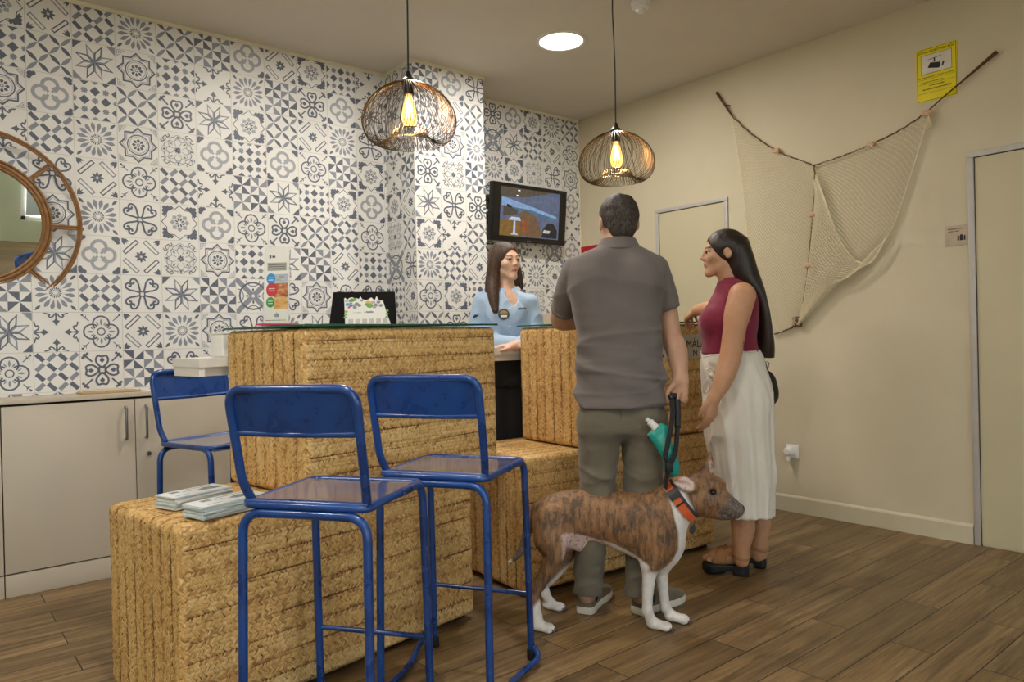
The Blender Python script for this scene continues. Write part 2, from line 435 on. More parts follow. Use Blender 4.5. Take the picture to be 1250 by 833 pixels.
def design(k):
    s = Dz()
    if k == 'A':
        for bx in (0, 1):
            for by in (0, 1):
                cx, cy = .25 + .5 * bx, .25 + .5 * by; col = D_ if (bx + by) % 2 else M_
                for q in range(4): s.poly([rot2((cx + x, cy + y), q * PI / 2, (cx, cy)) for x, y in ((0, 0), (.25, .0), (.25, .25))], col)
    elif k == 'B':
        for i in range(4):
            for j in range(4):
                x, y = i * .25, j * .25
                if (i + j) % 2 == 0: s.leaf((x, y), (x + .25, y + .25), .10, M_)
                else: s.leaf((x, y + .25), (x + .25, y), .10, D_)
    elif k == 'C':
        for i in range(4):
            for j in range(4):
                cx, cy = i * .25 + .125, j * .25 + .125; up = (i + j) % 2 == 0; a = PI / 4 if up else -PI / 4
                s.poly([rot2((cx + x, cy + y), a, (cx, cy)) for x, y in ((-.118, -.052), (.118, -.052), (.118, .052), (-.118, .052))], M_ if up else D_)
    elif k == 'D':
        for c in ((.5, .25), (.25, .5), (.75, .5), (.5, .75)): s.poly([(c[0] + x, c[1] + y) for x, y in ((-.125, 0), (0, -.125), (.125, 0), (0, .125))], D_)
        for c in ((.25, .25), (.75, .25), (.5, .5), (.25, .75), (.75, .75)): s.poly(star_pts(8, .095, .06, 0, c), M_)
        def edge(t, i):
            for x in (.25, .75): t.poly([(x - .11, .005), (x + .11, .005), (x, .115)], D_)
            t.poly(star_pts(8, .09, .055, 0, (.5, 0))[:9], M_)
        s.rep(edge)
    elif k == 'E':
        def pet(t, i):
            t.leaf((.5, .66), (.5, .955), .100, M_, skew=.66); t.poly([(.49, .585), (.51, .585), (.517, .64), (.483, .64)], D_)
        s.rep(pet, 16, PI / 16)
        s.ring((.5, .5), .06, .075, M_, n=12)
        s.rep(lambda t, i: t.leaf((.04, .04), (.17, .17), .07, D_))
    elif k == 'F':
        def lobe(t, i): t.ring((.5, .705), .128, .212, L_, n=22, a0=-PI / 2 + .62, a1=3 * PI / 2 - .62)
        s.rep(lobe)
        s.rep(lambda t, i: t.stroke([(.535, .535), (.60, .60)], .06, L_))
        def cor(t, i):
            for c, r in (((.075, .075), .074), ((.15, .05), .05), ((.05, .15), .05)): t.poly(circ(c, r, 10), D_)
        s.rep(cor)
    elif k == 'G':
        def dia(t, i): t.stroke([(.5, .54), (.575, .73), (.5, .955), (.425, .73)], .036, D_ if i % 2 else M_, closed=True)
        s.rep(dia, 8, PI / 8)
        s.rep(lambda t, i: t.poly([(.005, .005), (.22, .005), (.005, .22)], D_ if i % 2 else M_))
    elif k == 'H':
        s.stroke(star_pts(8, .46, .355), .042, D_, closed=True)
        s.stroke(star_pts(8, .39, .31), .014, M_, closed=True)
        s.ring((.5, .5), .255, .285, D_); s.ring((.5, .5), .215, .228, M_)
        s.rep(lambda t, i: t.leaf((.5, .55), (.5, .665), .075, D_, skew=.6), 8)
        s.ring((.5, .5), .02, .045, M_, n=10)
        s.rep(lambda t, i: t.stroke([(.03, .03), (.2, .03), (.03, .2)], .014, M_, closed=True))
        s.rep(lambda t, i: t.stroke([(.06, .06), (.12, .06), (.06, .12)], .012, M_, closed=True))
    elif k == 'I':
        def bar(t, i):
            q = [(-.225, -.045), (.225, -.045), (.225, .045), (-.225, .045)]
            t.stroke([rot2((.755 + x, .755 + y), -PI / 4, (.755, .755)) for x, y in q], .03, D_ if i % 2 else M_, closed=True)
        s.rep(bar)
        s.rep(lambda t, i: t.leaf((.5, .52), (.5, .665), .065, D_), 8)
        s.rep(lambda t, i: t.poly([(.02, .02), (.13, .03), (.20, .09), (.125, .105), (.17, .17), (.105, .125), (.09, .20), (.03, .13)], D_))
    elif k == 'J':
        def curl(t, i):
            p = [(.54, .56), (.575, .68), (.60, .80), (.665, .895), (.75, .90), (.79, .835), (.755, .775), (.69, .79)]
            p = smooth_curve(p, 3)
            t.stroke(p, .046, D_); t.stroke([(1.0 - (1 - y), x) for x, y in p], .046, D_)
            t.poly(circ((.705, .815), .03, 8), D_); t.poly(circ((.815, .705), .03, 8), D_)
        s.rep(curl); s.stroke([(.44, .44), (.56, .44), (.56, .56), (.44, .56)], .034, D_, closed=True)
    elif k == 'K':
        def hrt(t, i):
            p = smooth_curve([(.5, .58), (.40, .66), (.355, .77), (.40, .875), (.5, .86), (.60, .875), (.645, .77), (.60, .66)], 4, True)
            t.stroke(p, .05, D_, closed=True)
            t.poly([(.5, .69), (.56, .76), (.52, .83), (.5, .80), (.48, .83), (.44, .76)], D_)
            for c, r in (((.10, .10), .05), ((.16, .055), .035), ((.055, .16), .035)): t.poly(circ(c, r, 8), D_)
            t.stroke([(.10, .10), (.27, .27)], .04, D_)
        s.rep(hrt); s.stroke([(.43, .43), (.57, .43), (.57, .57), (.43, .57)], .04, D_, closed=True)
    elif k == 'L':
        s.stroke(star_pts(8, .475, .375), .022, D_, closed=True)
        def cor(t, i):
            t.poly([(.10, .10), (.30, .07), (.36, .10), (.20, .20), (.10, .36), (.07, .30)], D_)
            for c, r in (((.10, .10), .055), ((.19, .085), .05), ((.085, .19), .05), ((.28, .075), .035), ((.075, .28), .035)): t.poly(circ(c, r, 8), D_)
        s.rep(cor)
        s.rep(lambda t, i: t.poly([(.5, .615), (.575, .69), (.5, .765), (.425, .69)], L_), 8)
        s.rep(lambda t, i: t.leaf((.5, .535), (.5, .645), .05, D_, 2), 8, PI / 8)
    elif k == 'M':
        for r0, am, ph in ((.40, .028, 0), (.30, .05, 0), (.36, .03, PI / 8)):
            s.stroke([(.5 + (r0 + am * math.cos(8 * (a + ph))) * math.cos(a), .5 + (r0 + am * math.cos(8 * (a + ph))) * math.sin(a)) for a in np.linspace(0, 2 * PI, 48, endpoint=False)], .013, M_, closed=True)
        s.rep(lambda t, i: t.leaf((.5, .51), (.5, .60), .035, D_, 2), 8)
        def lob(t, i):
            t.stroke(smooth_curve([(.46, .62), (.41, .70), (.44, .78), (.5, .80), (.56, .78), (.59, .70), (.54, .62)], 2), .013, M_)
            t.leaf((.5, .84), (.5, .90), .05, D_, 2)
            t.stroke(smooth_curve([(.06, .25), (.12, .28), (.16, .22), (.11, .18), (.20, .10), (.26, .15), (.29, .08), (.22, .05)], 2), .02, D_)
            t.leaf((.64, .64), (.72, .72), .045, M_, 2)
        s.rep(lob)
    elif k == 'N':
        def lobe(t, i):
            t.ring((.5, .715), .170, .212, D_, n=18, a0=-.72, a1=PI + .72)
            t.leaf((.5, .66), (.5, .84), .055, M_, 3)
            for sx in (-1, 1): t.leaf((.5 + sx * .05, .66), (.5 + sx * .13, .76), .035, M_, 3)
            t.stroke([(.07, .07), (.22, .22)], .022, D_)
            t.poly([(.03, .15), (.13, .14), (.14, .05), (.155, .155)], D_); t.poly([(.15, .03), (.14, .13), (.05, .14), (.155, .155)], D_)
            t.poly(circ((.06, .06), .03, 8), D_)
        s.rep(lobe); s.ring((.5, .5), .075, .105, D_, n=16)
    elif k == 'O':
        def fl(t, i):
            t.poly([(.5, .34), (.555, .25), (.59, .21), (.54, .20), (.515, .15), (.485, .15), (.46, .20), (.41, .21), (.445, .25)], D_)
            t.poly([(.47, .005), (.53, .005), (.515, .16), (.485, .16)], D_)
            for sx in (-1, 1):
                t.stroke([(.5 + sx * x, y) for x, y in ((.03, .03), (.07, .10), (.13, .125), (.165, .09), (.14, .06), (.20, .03), (.27, .02))], .034, D_)
        s.rep(fl)
    elif k == 'P':
        for p in (((.0, .0), (1, 1)), ((0, 1), (1, 0))): s.stroke(p, .15, M_)
        s.ring((.5, .5), .375, .425, D_, 2, 24)
        s.poly([(.5, .40), (.60, .5), (.5, .60), (.40, .5)], M_, 3); s.poly([(.5, .44), (.56, .5), (.5, .56), (.44, .5)], W_, 4)
        s.rep(lambda t, i: t.leaf((.5, .62), (.5, .74), .06, D_, 3))
        s.rep(lambda t, i: t.ring((.5, 1.0), .20, .225, D_, 2, 8, PI + .2, 2 * PI - .2))
    return s.q
DESIGNS = {c: design(c) for c in 'ABCDEFGHIJKLMNOP'}

class TileWall:
    def __init__(self): self.v = []; self.f = []; self.m = []
    def quad(self, O, U, V, a, b, c, d, mat, n, h):
        k = len(self.v); self.v += [O + U * x + V * y + n * h for x, y in ((a, c), (b, c), (b, d), (a, d))]
        self.f.append((k, k + 1, k + 2, k + 3)); self.m.append(mat)
    def panel(self, O, U, V, width, rows, x0, ts=0.2, ztop=0.0):
        """O: top left corner, U along, V down. rows: strings of design letters, x0: where the first column begins"""
        O, U, V = (np.array(q, float) for q in (O, U, V)); n = np.cross(V, U); n /= np.linalg.norm(n)
        g = .0009
        for r, row in enumerate(rows):
            for c, ch in enumerate(row):
                xa, xb = x0 + c * ts, x0 + (c + 1) * ts
                ca, cb = max(xa, 0.0), min(xb, width)
                if cb - ca < .004: continue
                self.quad(O, U, V, ca + g, cb - g, r * ts + g, (r + 1) * ts - g, 0, n, .0006)
                if ch == ' ': continue
                for di, (pts, col, lay) in enumerate(sorted(DESIGNS[ch], key=lambda q: q[2])):
                    P = [(xa + ts * (.008 + .984 * p[0]), ts * (r + 1 - (.008 + .984 * p[1]))) for p in pts]
                    # clip against the panel's ends
                    for lim, sg in ((ca + g, 1), (cb - g, -1)):
                        Q = []
                        for i in range(len(P)):
                            p, q = P[i], P[(i + 1) % len(P)]; ip, iq = (p[0] - lim) * sg >= 0, (q[0] - lim) * sg >= 0
                            if ip: Q.append(p)
                            if ip != iq:
                                s_ = (lim - p[0]) / (q[0] - p[0]); Q.append((lim, p[1] + s_ * (q[1] - p[1])))
                        P = Q
                        if len(P) < 3: break
                    if len(P) < 3: continue
                    k = len(self.v); h = .0007 + 1.2e-5 * di
                    self.v += [O + U * x + V * y + n * h for x, y in P]
                    self.f.append(tuple(range(k, k + len(P)))); self.m.append(col)
    def build(self, name, mats):
        me = bpy.data.meshes.new(name); me.from_pydata([tuple(p) for p in self.v], [], self.f)
        for m in mats: me.materials.append(m)
        me.polygons.foreach_set('material_index', self.m); me.update()
        return link_mesh(name, me)
tile_mats = [simple('tile_white', '#e4e2de', 0.42, var=.03, nscale=9), simple('tile_slate_blue', '#5c6271', 0.45, var=.14, nscale=40),
             simple('tile_mid_grey', '#888d98', 0.45, var=.10, nscale=40), simple('tile_light_grey', '#a1a4ab', 0.45, var=.08, nscale=40)]
grout = simple('grout', '#b9b3a6', 0.8)

LEFT = ['LICEBAFILDOJ', 'DBGHDOEAKFGC', 'HFDBKGLBIEJA', 'OCEHMFDFNALO', 'BJINCOAGDLFL', 'EHEJLFNKBCNM', 'CGFIMHDGAIDP',
        'AECJGAPJHNJD', 'GONIEHJEGFKB', 'NCKAJNBOFCAG', 'ABHIKLMNOPEC', 'FGDCBAJHIEKL', 'MNPOABCDEFGH', 'IJKLMNOPABCD', 'EFGHIJKLMNOP']
PSIDE = ['JH', 'GN', 'CE', 'OA', 'LI', 'MB', 'PJ', 'DI', 'CE', 'GA', 'HB', 'FK', 'AC', 'DE', 'BF']
PFRONT = ['AFJ', 'CIB', 'DHE', 'KMA', 'GJK', 'LOB', 'ECI', 'NLD', 'BKF', 'HAC', 'DEG', 'AIB', 'CFH', 'GDE', 'BLA']
RIGHT = ['GKFLEB', 'APGCIN', 'HELMJH', 'CJABNF', 'DKEGLO', 'FBAOPF', 'ICKEIG', 'DHLMGB', 'AENCFK', 'BGJDHA', 'CFEIBL', 'DAGHKC', 'EBFAJD', 'GCHIEA', 'KDBLFC']
# pillar: front at y=3.95, x 2.50 .. 3.065
PX0, PX1, PY = 2.500, 3.065, 3.95
tw = TileWall()
tw.panel((XL, YW, 2.93), (1, 0, 0), (0, 0, -1), PX0 - XL, ['ABCDEFGHIJKCKAG' + r for r in LEFT], 0.284 - 15 * .2 - XL, .2)
tw.panel((PX1, YW, 2.93), (1, 0, 0), (0, 0, -1), XR - PX1, RIGHT, XR - PX1 - 1.2, .2)
tw.quad(np.array((XL, YW, 0.)), np.array((1., 0, 0)), np.array((0, 0, 1.)), 0, XR - XL, 0, CZ, 4, np.array((0, -1., 0)), 0)
tag(tw.build('wall_back', tile_mats + [grout]), kind='structure')
mb = MB(); mb.box(((PX0 + PX1) / 2, (PY + YW) / 2 + .02, CZ / 2), (PX1 - PX0 - .0006, YW - PY + .04 - .0006, CZ))
tw = TileWall()
tw.v = [np.array(p) for p in mb.v]; tw.f = [tuple(f) for f in mb.f]; tw.m = [4] * len(mb.f)
tw.panel((PX0, YW, 2.93), (0, -1, 0), (0, 0, -1), YW - PY, PSIDE, 0, .2)
tw.panel((PX0, PY, 2.93), (1, 0, 0), (0, 0, -1), PX1 - PX0, PFRONT, 0, .2)
tw.panel((PX1, PY, 2.93), (0, 1, 0), (0, 0, -1), YW - PY, PSIDE, 0, .2)
tag(tw.build('wall_pillar', tile_mats + [grout]), kind='structure')
# thin cream strip where the tiles meet the ceiling, and in the corner
cream = simple('cream_caulk', '#e3dcc2', 0.7)
mb = MB()
mb.box(((XL + PX0) / 2, YW - .004, CZ - .010), (PX0 - XL, .008, .02)); mb.box(((PX1 + XR) / 2, YW - .004, CZ - .010), (XR - PX1, .008, .02))
mb.box(((PX0 + PX1) / 2, PY - .004, CZ - .010), (PX1 - PX0 + .016, .008, .02)); mb.box((PX0 - .004, (PY + YW) / 2, CZ - .010), (.008, YW - PY, .02))
mb.box((XR - .004, YW - .004, CZ / 2), (.008, .01, CZ))
tag(mb.build('trim_1', cream), kind='structure')
MIRROR_TILT = 9.8
# ================================================================ CEILING LIGHTS, PENDANTS
DOWNLIGHTS = [(3.07, 3.18), tuple(at_z(466, -34, CZ)[:2]), (.55, 1.3), (-.8, 2.4), (.55, -1.0), (-1.4, .2)]  # seen one, one read from ceiling glow; the rest added to light the room
diff_m = emit('lamp_diffuser', '#fff4e2', 9.0)
white_pl = simple('white_plastic', '#e8e6e1', 0.35, var=.015)
def downlight(x, y, i):
    t = thing('recessed_ceiling_light', 'round recessed ceiling light glowing white between the two pendants' if i == 0 else 'unseen round recessed ceiling light', 'ceiling light', (x, y, CZ - .012), 0, 'recessed ceiling lights')
    mb = MB(); mb.lathe([(.128, .0119), (.128, .004), (.131, 0), (.144, 0), (.147, .004), (.147, .0119)], n=48); mb.build('trim_ring', white_pl, t)
    mb = MB(); mb.lathe([(.0001, .005), (.06, .005), (.129, .006)], n=48); mb.build('diffuser', diff_m, t)
for i, (x, y) in enumerate(DOWNLIGHTS): downlight(x, y, i)
p = at_z(782, 2, CZ)
t = thing('smoke_detector', 'white round smoke detector on the ceiling near the right pendant', 'smoke detector', (p[0], p[1], CZ - .0005))
mb = MB(); mb.lathe([(.0001, 0), (.052, 0), (.052, -.014), (.049, -.022), (.047, -.022)], n=32); mb.build('base', white_pl, t)
mb = MB(); mb.lathe([(.047, -.020), (.044, -.036), (.034, -.042), (.026, -.043), (.024, -.050), (.018, -.058), (.0001, -.059)], n=32)
for k in range(12):
    a = k * PI / 6; mb.box((.041 * math.cos(a), .041 * math.sin(a), -.031), (.008, .006, .010), a)
mb.build('sensor_head', white_pl, t)

wire_m = simple('brass_wire', '#6b5638', 0.32, 0.9, var=.2, nscale=30)
wire_d = simple('dark_metal_socket', '#2a2623', 0.4, 0.6)
cord_m = simple('black_cord', '#1b1a19', 0.6)
gb = NT('amber_bulb_glass'); gb.set(Base_Color=lin('#ffc878'), Roughness=.03, Transmission_Weight=1.0, IOR=1.12, Emission_Color=lin('#ffbe70'), Emission_Strength=1.0)
fil_m = emit('glowing_filament', '#ffd08a', 60.0)
BULBS = []
def pendant(px, py, d, R, label, ztop_px, seed):
    c = at(px, py, d)                                   # centre of the widest ring
    t = thing('pendant_lamp', label, 'pendant lamp', (c[0], c[1], c[2]), 0, 'wire cage pendant lamps')
    # cage silhouette from the neck, over the shoulder, tucked back inside at the bottom
    prof = smooth_curve([(.030, .70), (.22, .645), (.56, .50), (.86, .22), (.995, -.12), (.93, -.44), (.75, -.61), (.57, -.63), (.43, -.52), (.345, -.365), (.30, -.36)], 5)
    mb = MB(); N = 76
    r_ = random.Random(seed)
    for k in range(N):
        a0 = 2 * PI * k / N + r_.uniform(-.02, .02); tw = .35 + r_.uniform(-.06, .06)
        P = []
        for i, q in enumerate(prof):
            s = i / (len(prof) - 1); a = a0 + tw * math.sin(s * 1.6 * PI) * .6
            P.append((R * q[0] * math.cos(a), R * q[0] * math.sin(a), R * q[1]))
        mb.tube(P, .0013, 3, caps=False)
    for rr, z in ((.30, -.36), (.345, -.365), (.10, .69)): mb.tube([(R * rr * math.cos(a), R * rr * math.sin(a), R * z) for a in np.linspace(0, 2 * PI, 30, endpoint=False)], .002, 5, closed=True)
    mb.build('wire_cage', wire_m, t)
    mb = MB(); mb.lathe([(.0001, .90 * R), (.007, .90 * R), (.010, .86 * R), (.017, .77 * R), (.030, .71 * R), (.030, .69 * R), (.021, .69 * R), (.021, .40 * R), (.0001, .40 * R)], n=24)
    mb.build('socket', wire_d, t)
    mb = MB(); H = CZ - c[2]
    mb.tube([(0, 0, .88 * R), (.004, 0, .88 * R + (H - .88 * R) * .4), (-.003, .002, .88 * R + (H - .88 * R) * .8), (0, 0, H - .03)], .0035, 8)
    mb.build('cord', cord_m, t)
    mb = MB(); mb.lathe([(.0001, H - .001), (.05, H - .001), (.05, H - .025), (.03, H - .032), (.0001, H - .032)], n=24); mb.build('ceiling_rose', wire_d, t)
    mb = MB(); mb.lathe([(.012, .41 * R), (.014, .34 * R), (.024, .16 * R), (.031, -.02 * R), (.031, -.10 * R), (.024, -.22 * R), (.010, -.275 * R), (.0001, -.285 * R)], n=24)
    b = mb.build('bulb', gb.m, t)
    mb = MB()
    for k in range(6):
        a = k * PI / 3
        mb.tube([(.005 * math.cos(a), .005 * math.sin(a), .30 * R), (.012 * math.cos(a), .012 * math.sin(a), -.08 * R), (.009 * math.cos(a + .4), .009 * math.sin(a + .4), .20 * R)], .0012, 4)
    mb.build('filament', fil_m, b)
    BULBS.append((c[0], c[1], c[2] - .32 * R))
pendant(499.5, 139, 2.98, .192, 'black corded wire cage pendant lamp hanging by the tiled pillar, left of the two', 0, 1)
pendant(752.5, 192, 3.69, .192, 'wire cage pendant lamp hanging above the man in front of the cream wall', 0, 2)
# ================================================================ WICKER COUNTERS
def wicker_mat():
    t = NT('braided_straw'); v = t.coords('Object')
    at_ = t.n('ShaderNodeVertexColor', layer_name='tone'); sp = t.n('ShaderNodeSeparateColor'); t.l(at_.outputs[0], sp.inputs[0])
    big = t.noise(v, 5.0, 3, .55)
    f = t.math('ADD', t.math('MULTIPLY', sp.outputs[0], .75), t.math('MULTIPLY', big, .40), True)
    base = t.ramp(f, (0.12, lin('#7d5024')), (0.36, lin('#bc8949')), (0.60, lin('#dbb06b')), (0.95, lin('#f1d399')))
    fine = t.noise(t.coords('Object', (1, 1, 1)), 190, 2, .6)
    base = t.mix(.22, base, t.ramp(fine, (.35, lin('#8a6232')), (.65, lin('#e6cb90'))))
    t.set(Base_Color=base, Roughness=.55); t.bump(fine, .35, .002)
    return t.m
straw = wicker_mat()
straw_back = simple('straw_shadow_core', '#6b4c26', .9, var=.2, nscale=60)

def wicker_box(name, label, cat, origin, ang, L, D, z0, z1, front_first=True, plinth=True, group=None, faces='FLRTB', seed=1, r=.022):
    """origin: front-left bottom corner (x, y); local x along the front, y into the depth"""
    t = thing(name, label, cat, (origin[0], origin[1], z0), ang, group)
    H = z1 - z0; rg = np.random.default_rng(seed)
    b0 = .018 if plinth else 0.0
    mb = MB(); mb.box((L / 2, D / 2, (H + b0) / 2), (L - .006, D - .006, H - b0 - .006), bev=r * .8)
    core = mb
    V = []; F = []; T = []
    def face(fm, W, Hh, along):                        # fm(s, t, h) -> point; s across W, t up Hh
        row, pitch, ln = .0132, .0086, .0195
        A, B = (W, Hh) if along == 's' else (Hh, W)    # braids run along A
        ph = 0.0; bt = rg.normal(0, .06, 200); nr = max(1, round(B / row)); rw = B / nr; e0 = r * .10
        for i in range(nr):
            sg = 1 if i % 2 == 0 else -1; band = i % 5 == 4
            wob = rg.uniform(-.003, .003)
            n = int((A + .03) / pitch)
            if i % 5 == 0: ph = rg.uniform(0, pitch)
            for k in range(n):
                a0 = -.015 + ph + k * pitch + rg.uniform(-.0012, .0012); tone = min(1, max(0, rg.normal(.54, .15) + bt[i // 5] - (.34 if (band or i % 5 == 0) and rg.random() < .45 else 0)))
                w = rg.uniform(.0072, .0100); lift = rg.uniform(.85, 1.15); l2 = ln + rg.uniform(-.002, .003); skew = rg.uniform(-.002, .002)
                base = len(V); ok = True; pts = []
                for u in (0, .33, .67, 1):
                    for q in (-.5, 0, .5):
                        g_ = .0010 if i % 5 == 0 else 0.0; g2_ = .0010 if i % 5 == 4 else 0.0
                        lo_, hi_ = i * rw + g_ - (0 if g_ else .0018), (i + 1) * rw - g2_ + (0 if g2_ else .0018)
                        bb = lo_ + u * (hi_ - lo_) if sg > 0 else hi_ - u * (hi_ - lo_)
                        aa = a0 + u * (l2 - .005) + q * w * .8 + skew
                        bb += -sg * q * w * .45 + wob * math.sin(aa * 9 + i)
                        h = (.0005 + lift * (.0026 * math.sin(PI * min(1, .12 + u * .82)) + (.0010 if q == 0 else 0)) - (.0030 * max(0, u - .5) if band else 0))
                        pts.append((aa, bb, h))
                for aa, bb, h in pts:
                    aa = min(A - e0, max(e0, aa)); bb = min(B - e0, max(e0, bb))
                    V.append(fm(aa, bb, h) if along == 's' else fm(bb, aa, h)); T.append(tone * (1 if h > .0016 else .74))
                for a in range(3):
                    for q in range(2): F.append((base + a * 3 + q, base + a * 3 + q + 1, base + (a + 1) * 3 + q + 1, base + (a + 1) * 3 + q))
    def inset(s, W):                                   # rounding near an edge
        e = min(s, W - s)
        if e >= r: return 0.0
        q = (r - e) / r; return r * (1 - math.sqrt(max(0.0, 1 - q * q)))
    Hb = H - b0
    if 'F' in faces: face(lambda s, q, h: (s, -h + inset(s, L) + inset(q, Hb), b0 + q), L, Hb, 's')
    if 'L' in faces: face(lambda s, q, h: (-h + inset(s, D) + inset(q, Hb), s, b0 + q), D, Hb, 't')
    if 'R' in faces: face(lambda s, q, h: (L + h - inset(s, D) - inset(q, Hb), s, b0 + q), D, Hb, 't')
    if 'B' in faces: face(lambda s, q, h: (s, D + h - inset(s, L) - inset(q, Hb), b0 + q), L, Hb, 's')
    if 'T' in faces: face(lambda s, q, h: (s, q, H + h - inset(s, L) - inset(q, D)), L, D, 's')
    nb = len(core.v)
    me = bpy.data.meshes.new('wicker_body'); me.from_pydata(core.v + V, [], core.f + [tuple(i + nb for i in f) for f in F])
    me.materials.append(straw); me.materials.append(straw_back)
    mi = np.zeros(len(me.polygons), 'i'); mi[:len(core.f)] = 1; me.polygons.foreach_set('material_index', mi)
    me.polygons.foreach_set('use_smooth', np.ones(len(me.polygons), bool))
    ca = me.color_attributes.new('tone', 'FLOAT_COLOR', 'POINT')
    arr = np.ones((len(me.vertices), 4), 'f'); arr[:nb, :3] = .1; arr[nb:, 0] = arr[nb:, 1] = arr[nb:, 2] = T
    ca.data.foreach_set('color', arr.ravel()); me.update()
    bm = bmesh.new(); bm.from_mesh(me)
    bm.to_mesh(me); bm.free()
    link_mesh('wicker_body', me, t)
    if plinth:
        mb = MB()
        for x in (.05, L - .05):
            for y in (.06, D - .06): mb.box((x, y, .011), (.05, .05, .022))
        mb.box((L / 2, D / 2 + .01, .012), (L - .12, D - .12, .022)); mb.build('base', simple('dark_shadow_base', '#2b231b', .9), t)  # dark block put in as the shadow line below the raised box
    return t
A1 = math.atan2(.1578, .9875); d1 = np.array([.98747, .15783]); n1 = np.array([-.15783, .98747]); P1 = np.array([1.070, 2.325])
A2 = math.atan2(-.0775, .997); d2 = np.array([.99699, -.07751]); n2 = np.array([.07751, .99699]); P2 = np.array([2.064, 2.442])
HL = .618; HU = 1.194
o = P1 + d1 * -.477
wicker_box('wicker_plinth_bench', 'long low braided straw box with leaflets on its left end, behind the two front stools', 'plinth', o, A1, 1.202, .54, 0, HL, seed=3, faces='FLTR')
o1 = P1 + d1 * -.048
wicker_box('wicker_counter_box', 'tall braided straw counter box with monitor on its glass, standing on the long low box', 'counter', o1, A1, .938, .530, HL + .008, HU, plinth=False, seed=4, faces='FLTR')
o = P2
wicker_box('wicker_plinth_bench', 'low braided straw box behind the dog and the man\'s legs', 'plinth', o, A2, 1.262, .55, 0, HL, seed=5, faces='FLTR')
o2 = P2 + d2 * .337
wicker_box('wicker_counter_box', 'tall braided straw counter box the man leans on', 'counter', o2, A2, .925, .47, HL + .008, HU, plinth=False, seed=6, faces='FLTR')
glass_edge = NT('green_edged_glass'); glass_edge.set(Base_Color=lin('#2f6b52'), Roughness=.05, Transmission_Weight=.35, IOR=1.45, Specular_IOR_Level=.6)
def glass_top(o, ang, L, D, label):
    t = MB(); t.box((L / 2, D / 2, .004), (L, D, .008), bev=.0015)
    g = t.build('glass_top', glass_edge.m); g.location = (o[0], o[1], HU + .0085); g.rotation_euler = (0, 0, ang)
    return tag(g, label, 'glass top')
glass_top(o1 - n1 * .006 - d1 * .006, A1, .955, .546, 'green-edged glass sheet under the monitor and the leaflet holder')
glass_top(o2 - n2 * .006 - d2 * .006, A2, .94, .49, 'green-edged glass sheet under the man\'s arm and the woman\'s hand')
GZ = HU + .0167

# sign plate on the second counter's front
plate_m = simple('grey_sign_plate', '#b9b4aa', .5, var=.06, nscale=25); ink = simple('black_ink', '#161514', .6)
def on_front2(px, py):
    nn = np.array([n2[0], n2[1], 0]); r = ray(px, py); q = np.array([o2[0], o2[1], 0]) - nn * .006
    return CAM + r * (((q - CAM) @ nn) / (r @ nn))
pa, pb = on_front2(800, 440), on_front2(870, 416); z0 = pa[2]; Wp = np.linalg.norm((pb - pa)[:2]); Hp = .125
t = thing('sign_plate', 'grey sign plate with black capital letters on the straw counter between man and woman', 'sign', (pa[0], pa[1], z0), A2)
mb = MB(); mb.box((Wp / 2, -.002, Hp / 2), (Wp, .005, Hp), bev=.0015); mb.build('plate', plate_m, t)
xm = np.linalg.norm((on_front2(837, 425) - pa)[:2])
text_obj('lettering', 'MÁLAGA', .056, ink, t, frame4((xm, -.0047, .074), (1, 0, 0), (0, 0, 1)))
text_obj('lettering', 'M', .046, ink, t, frame4((xm + .048, -.0047, .026), (1, 0, 0), (0, 0, 1)))
for (x, z, s) in ((.020, .095, .020), (.030, .058, .022), (.012, .030, .016), (.045, .020, .016)):
    mb = MB(); mb.prism([(s * math.cos(a) * (1 if i % 2 else .55), s * math.sin(a) * (1 if i % 2 else .55)) for i, a in enumerate(np.linspace(0, 2 * PI, 12, endpoint=False))], 0, .0006, R=Matrix.Rotation(PI / 2, 3, 'X'), c=(x, -.0044, z)); mb.build('ornament', ink, t)

A2_ = lambda *p: np.array(p, float)
# ================================================================ WHITE RECEPTION WORKTOP
wt_m = simple('white_laminate', '#e4e1da', .4, var=.02, nscale=6)
w0 = at_z(243, 437.8, 1.099)[:2]; wm = A2_(2.40, 2.930); wr_ = A2_(2.45, 2.928)
dw = d1
wf = [w0, w0 + d1 * 1.09, wm, wr_ + (wr_ - wm) / np.linalg.norm(wr_ - wm) * .35]      # front edge, bending round the backs of the boxes
wb = [wf[3] + A2_(0, .17), wf[2] + A2_(-.02, .17), wf[1] + A2_(-.02, .24), wf[0] + A2_(-.03, .24)]
t = thing('reception_worktop', 'narrow white worktop running behind the straw counters', 'desk', (w0[0], w0[1], 0))
rel = lambda L: [(p[0] - w0[0], p[1] - w0[1]) for p in L]
mb = MB(); mb.prism(rel(wf + wb), 1.065, 1.099); mb.build('worktop', wt_m, t)
ins = [p + A2_(.004, .03) for p in wf]; ins2 = [p + A2_(.0, .018) for p in ins[::-1]]
mb = MB(); mb.prism(rel([ins[0] - d1 * .0] + ins[1:] + ins2), 1.030, 1.065); mb.prism(rel([w0 + A2_(.003, .01), w0 + A2_(.023, .01), wf[0] + A2_(-.006, .23), wf[0] + A2_(-.026, .23)]), 1.030, 1.065); mb.build('apron', wt_m, t)
for p in (w0 + d1 * .30, w0 + d1 * .9, wr_ + A2_(.25, 0)):
    mb = MB(); mb.box((p[0] - w0[0], p[1] - w0[1] + .10, .5175), (.03, .11, 1.025), bev=.002); mb.build('support_panel', wt_m, t)

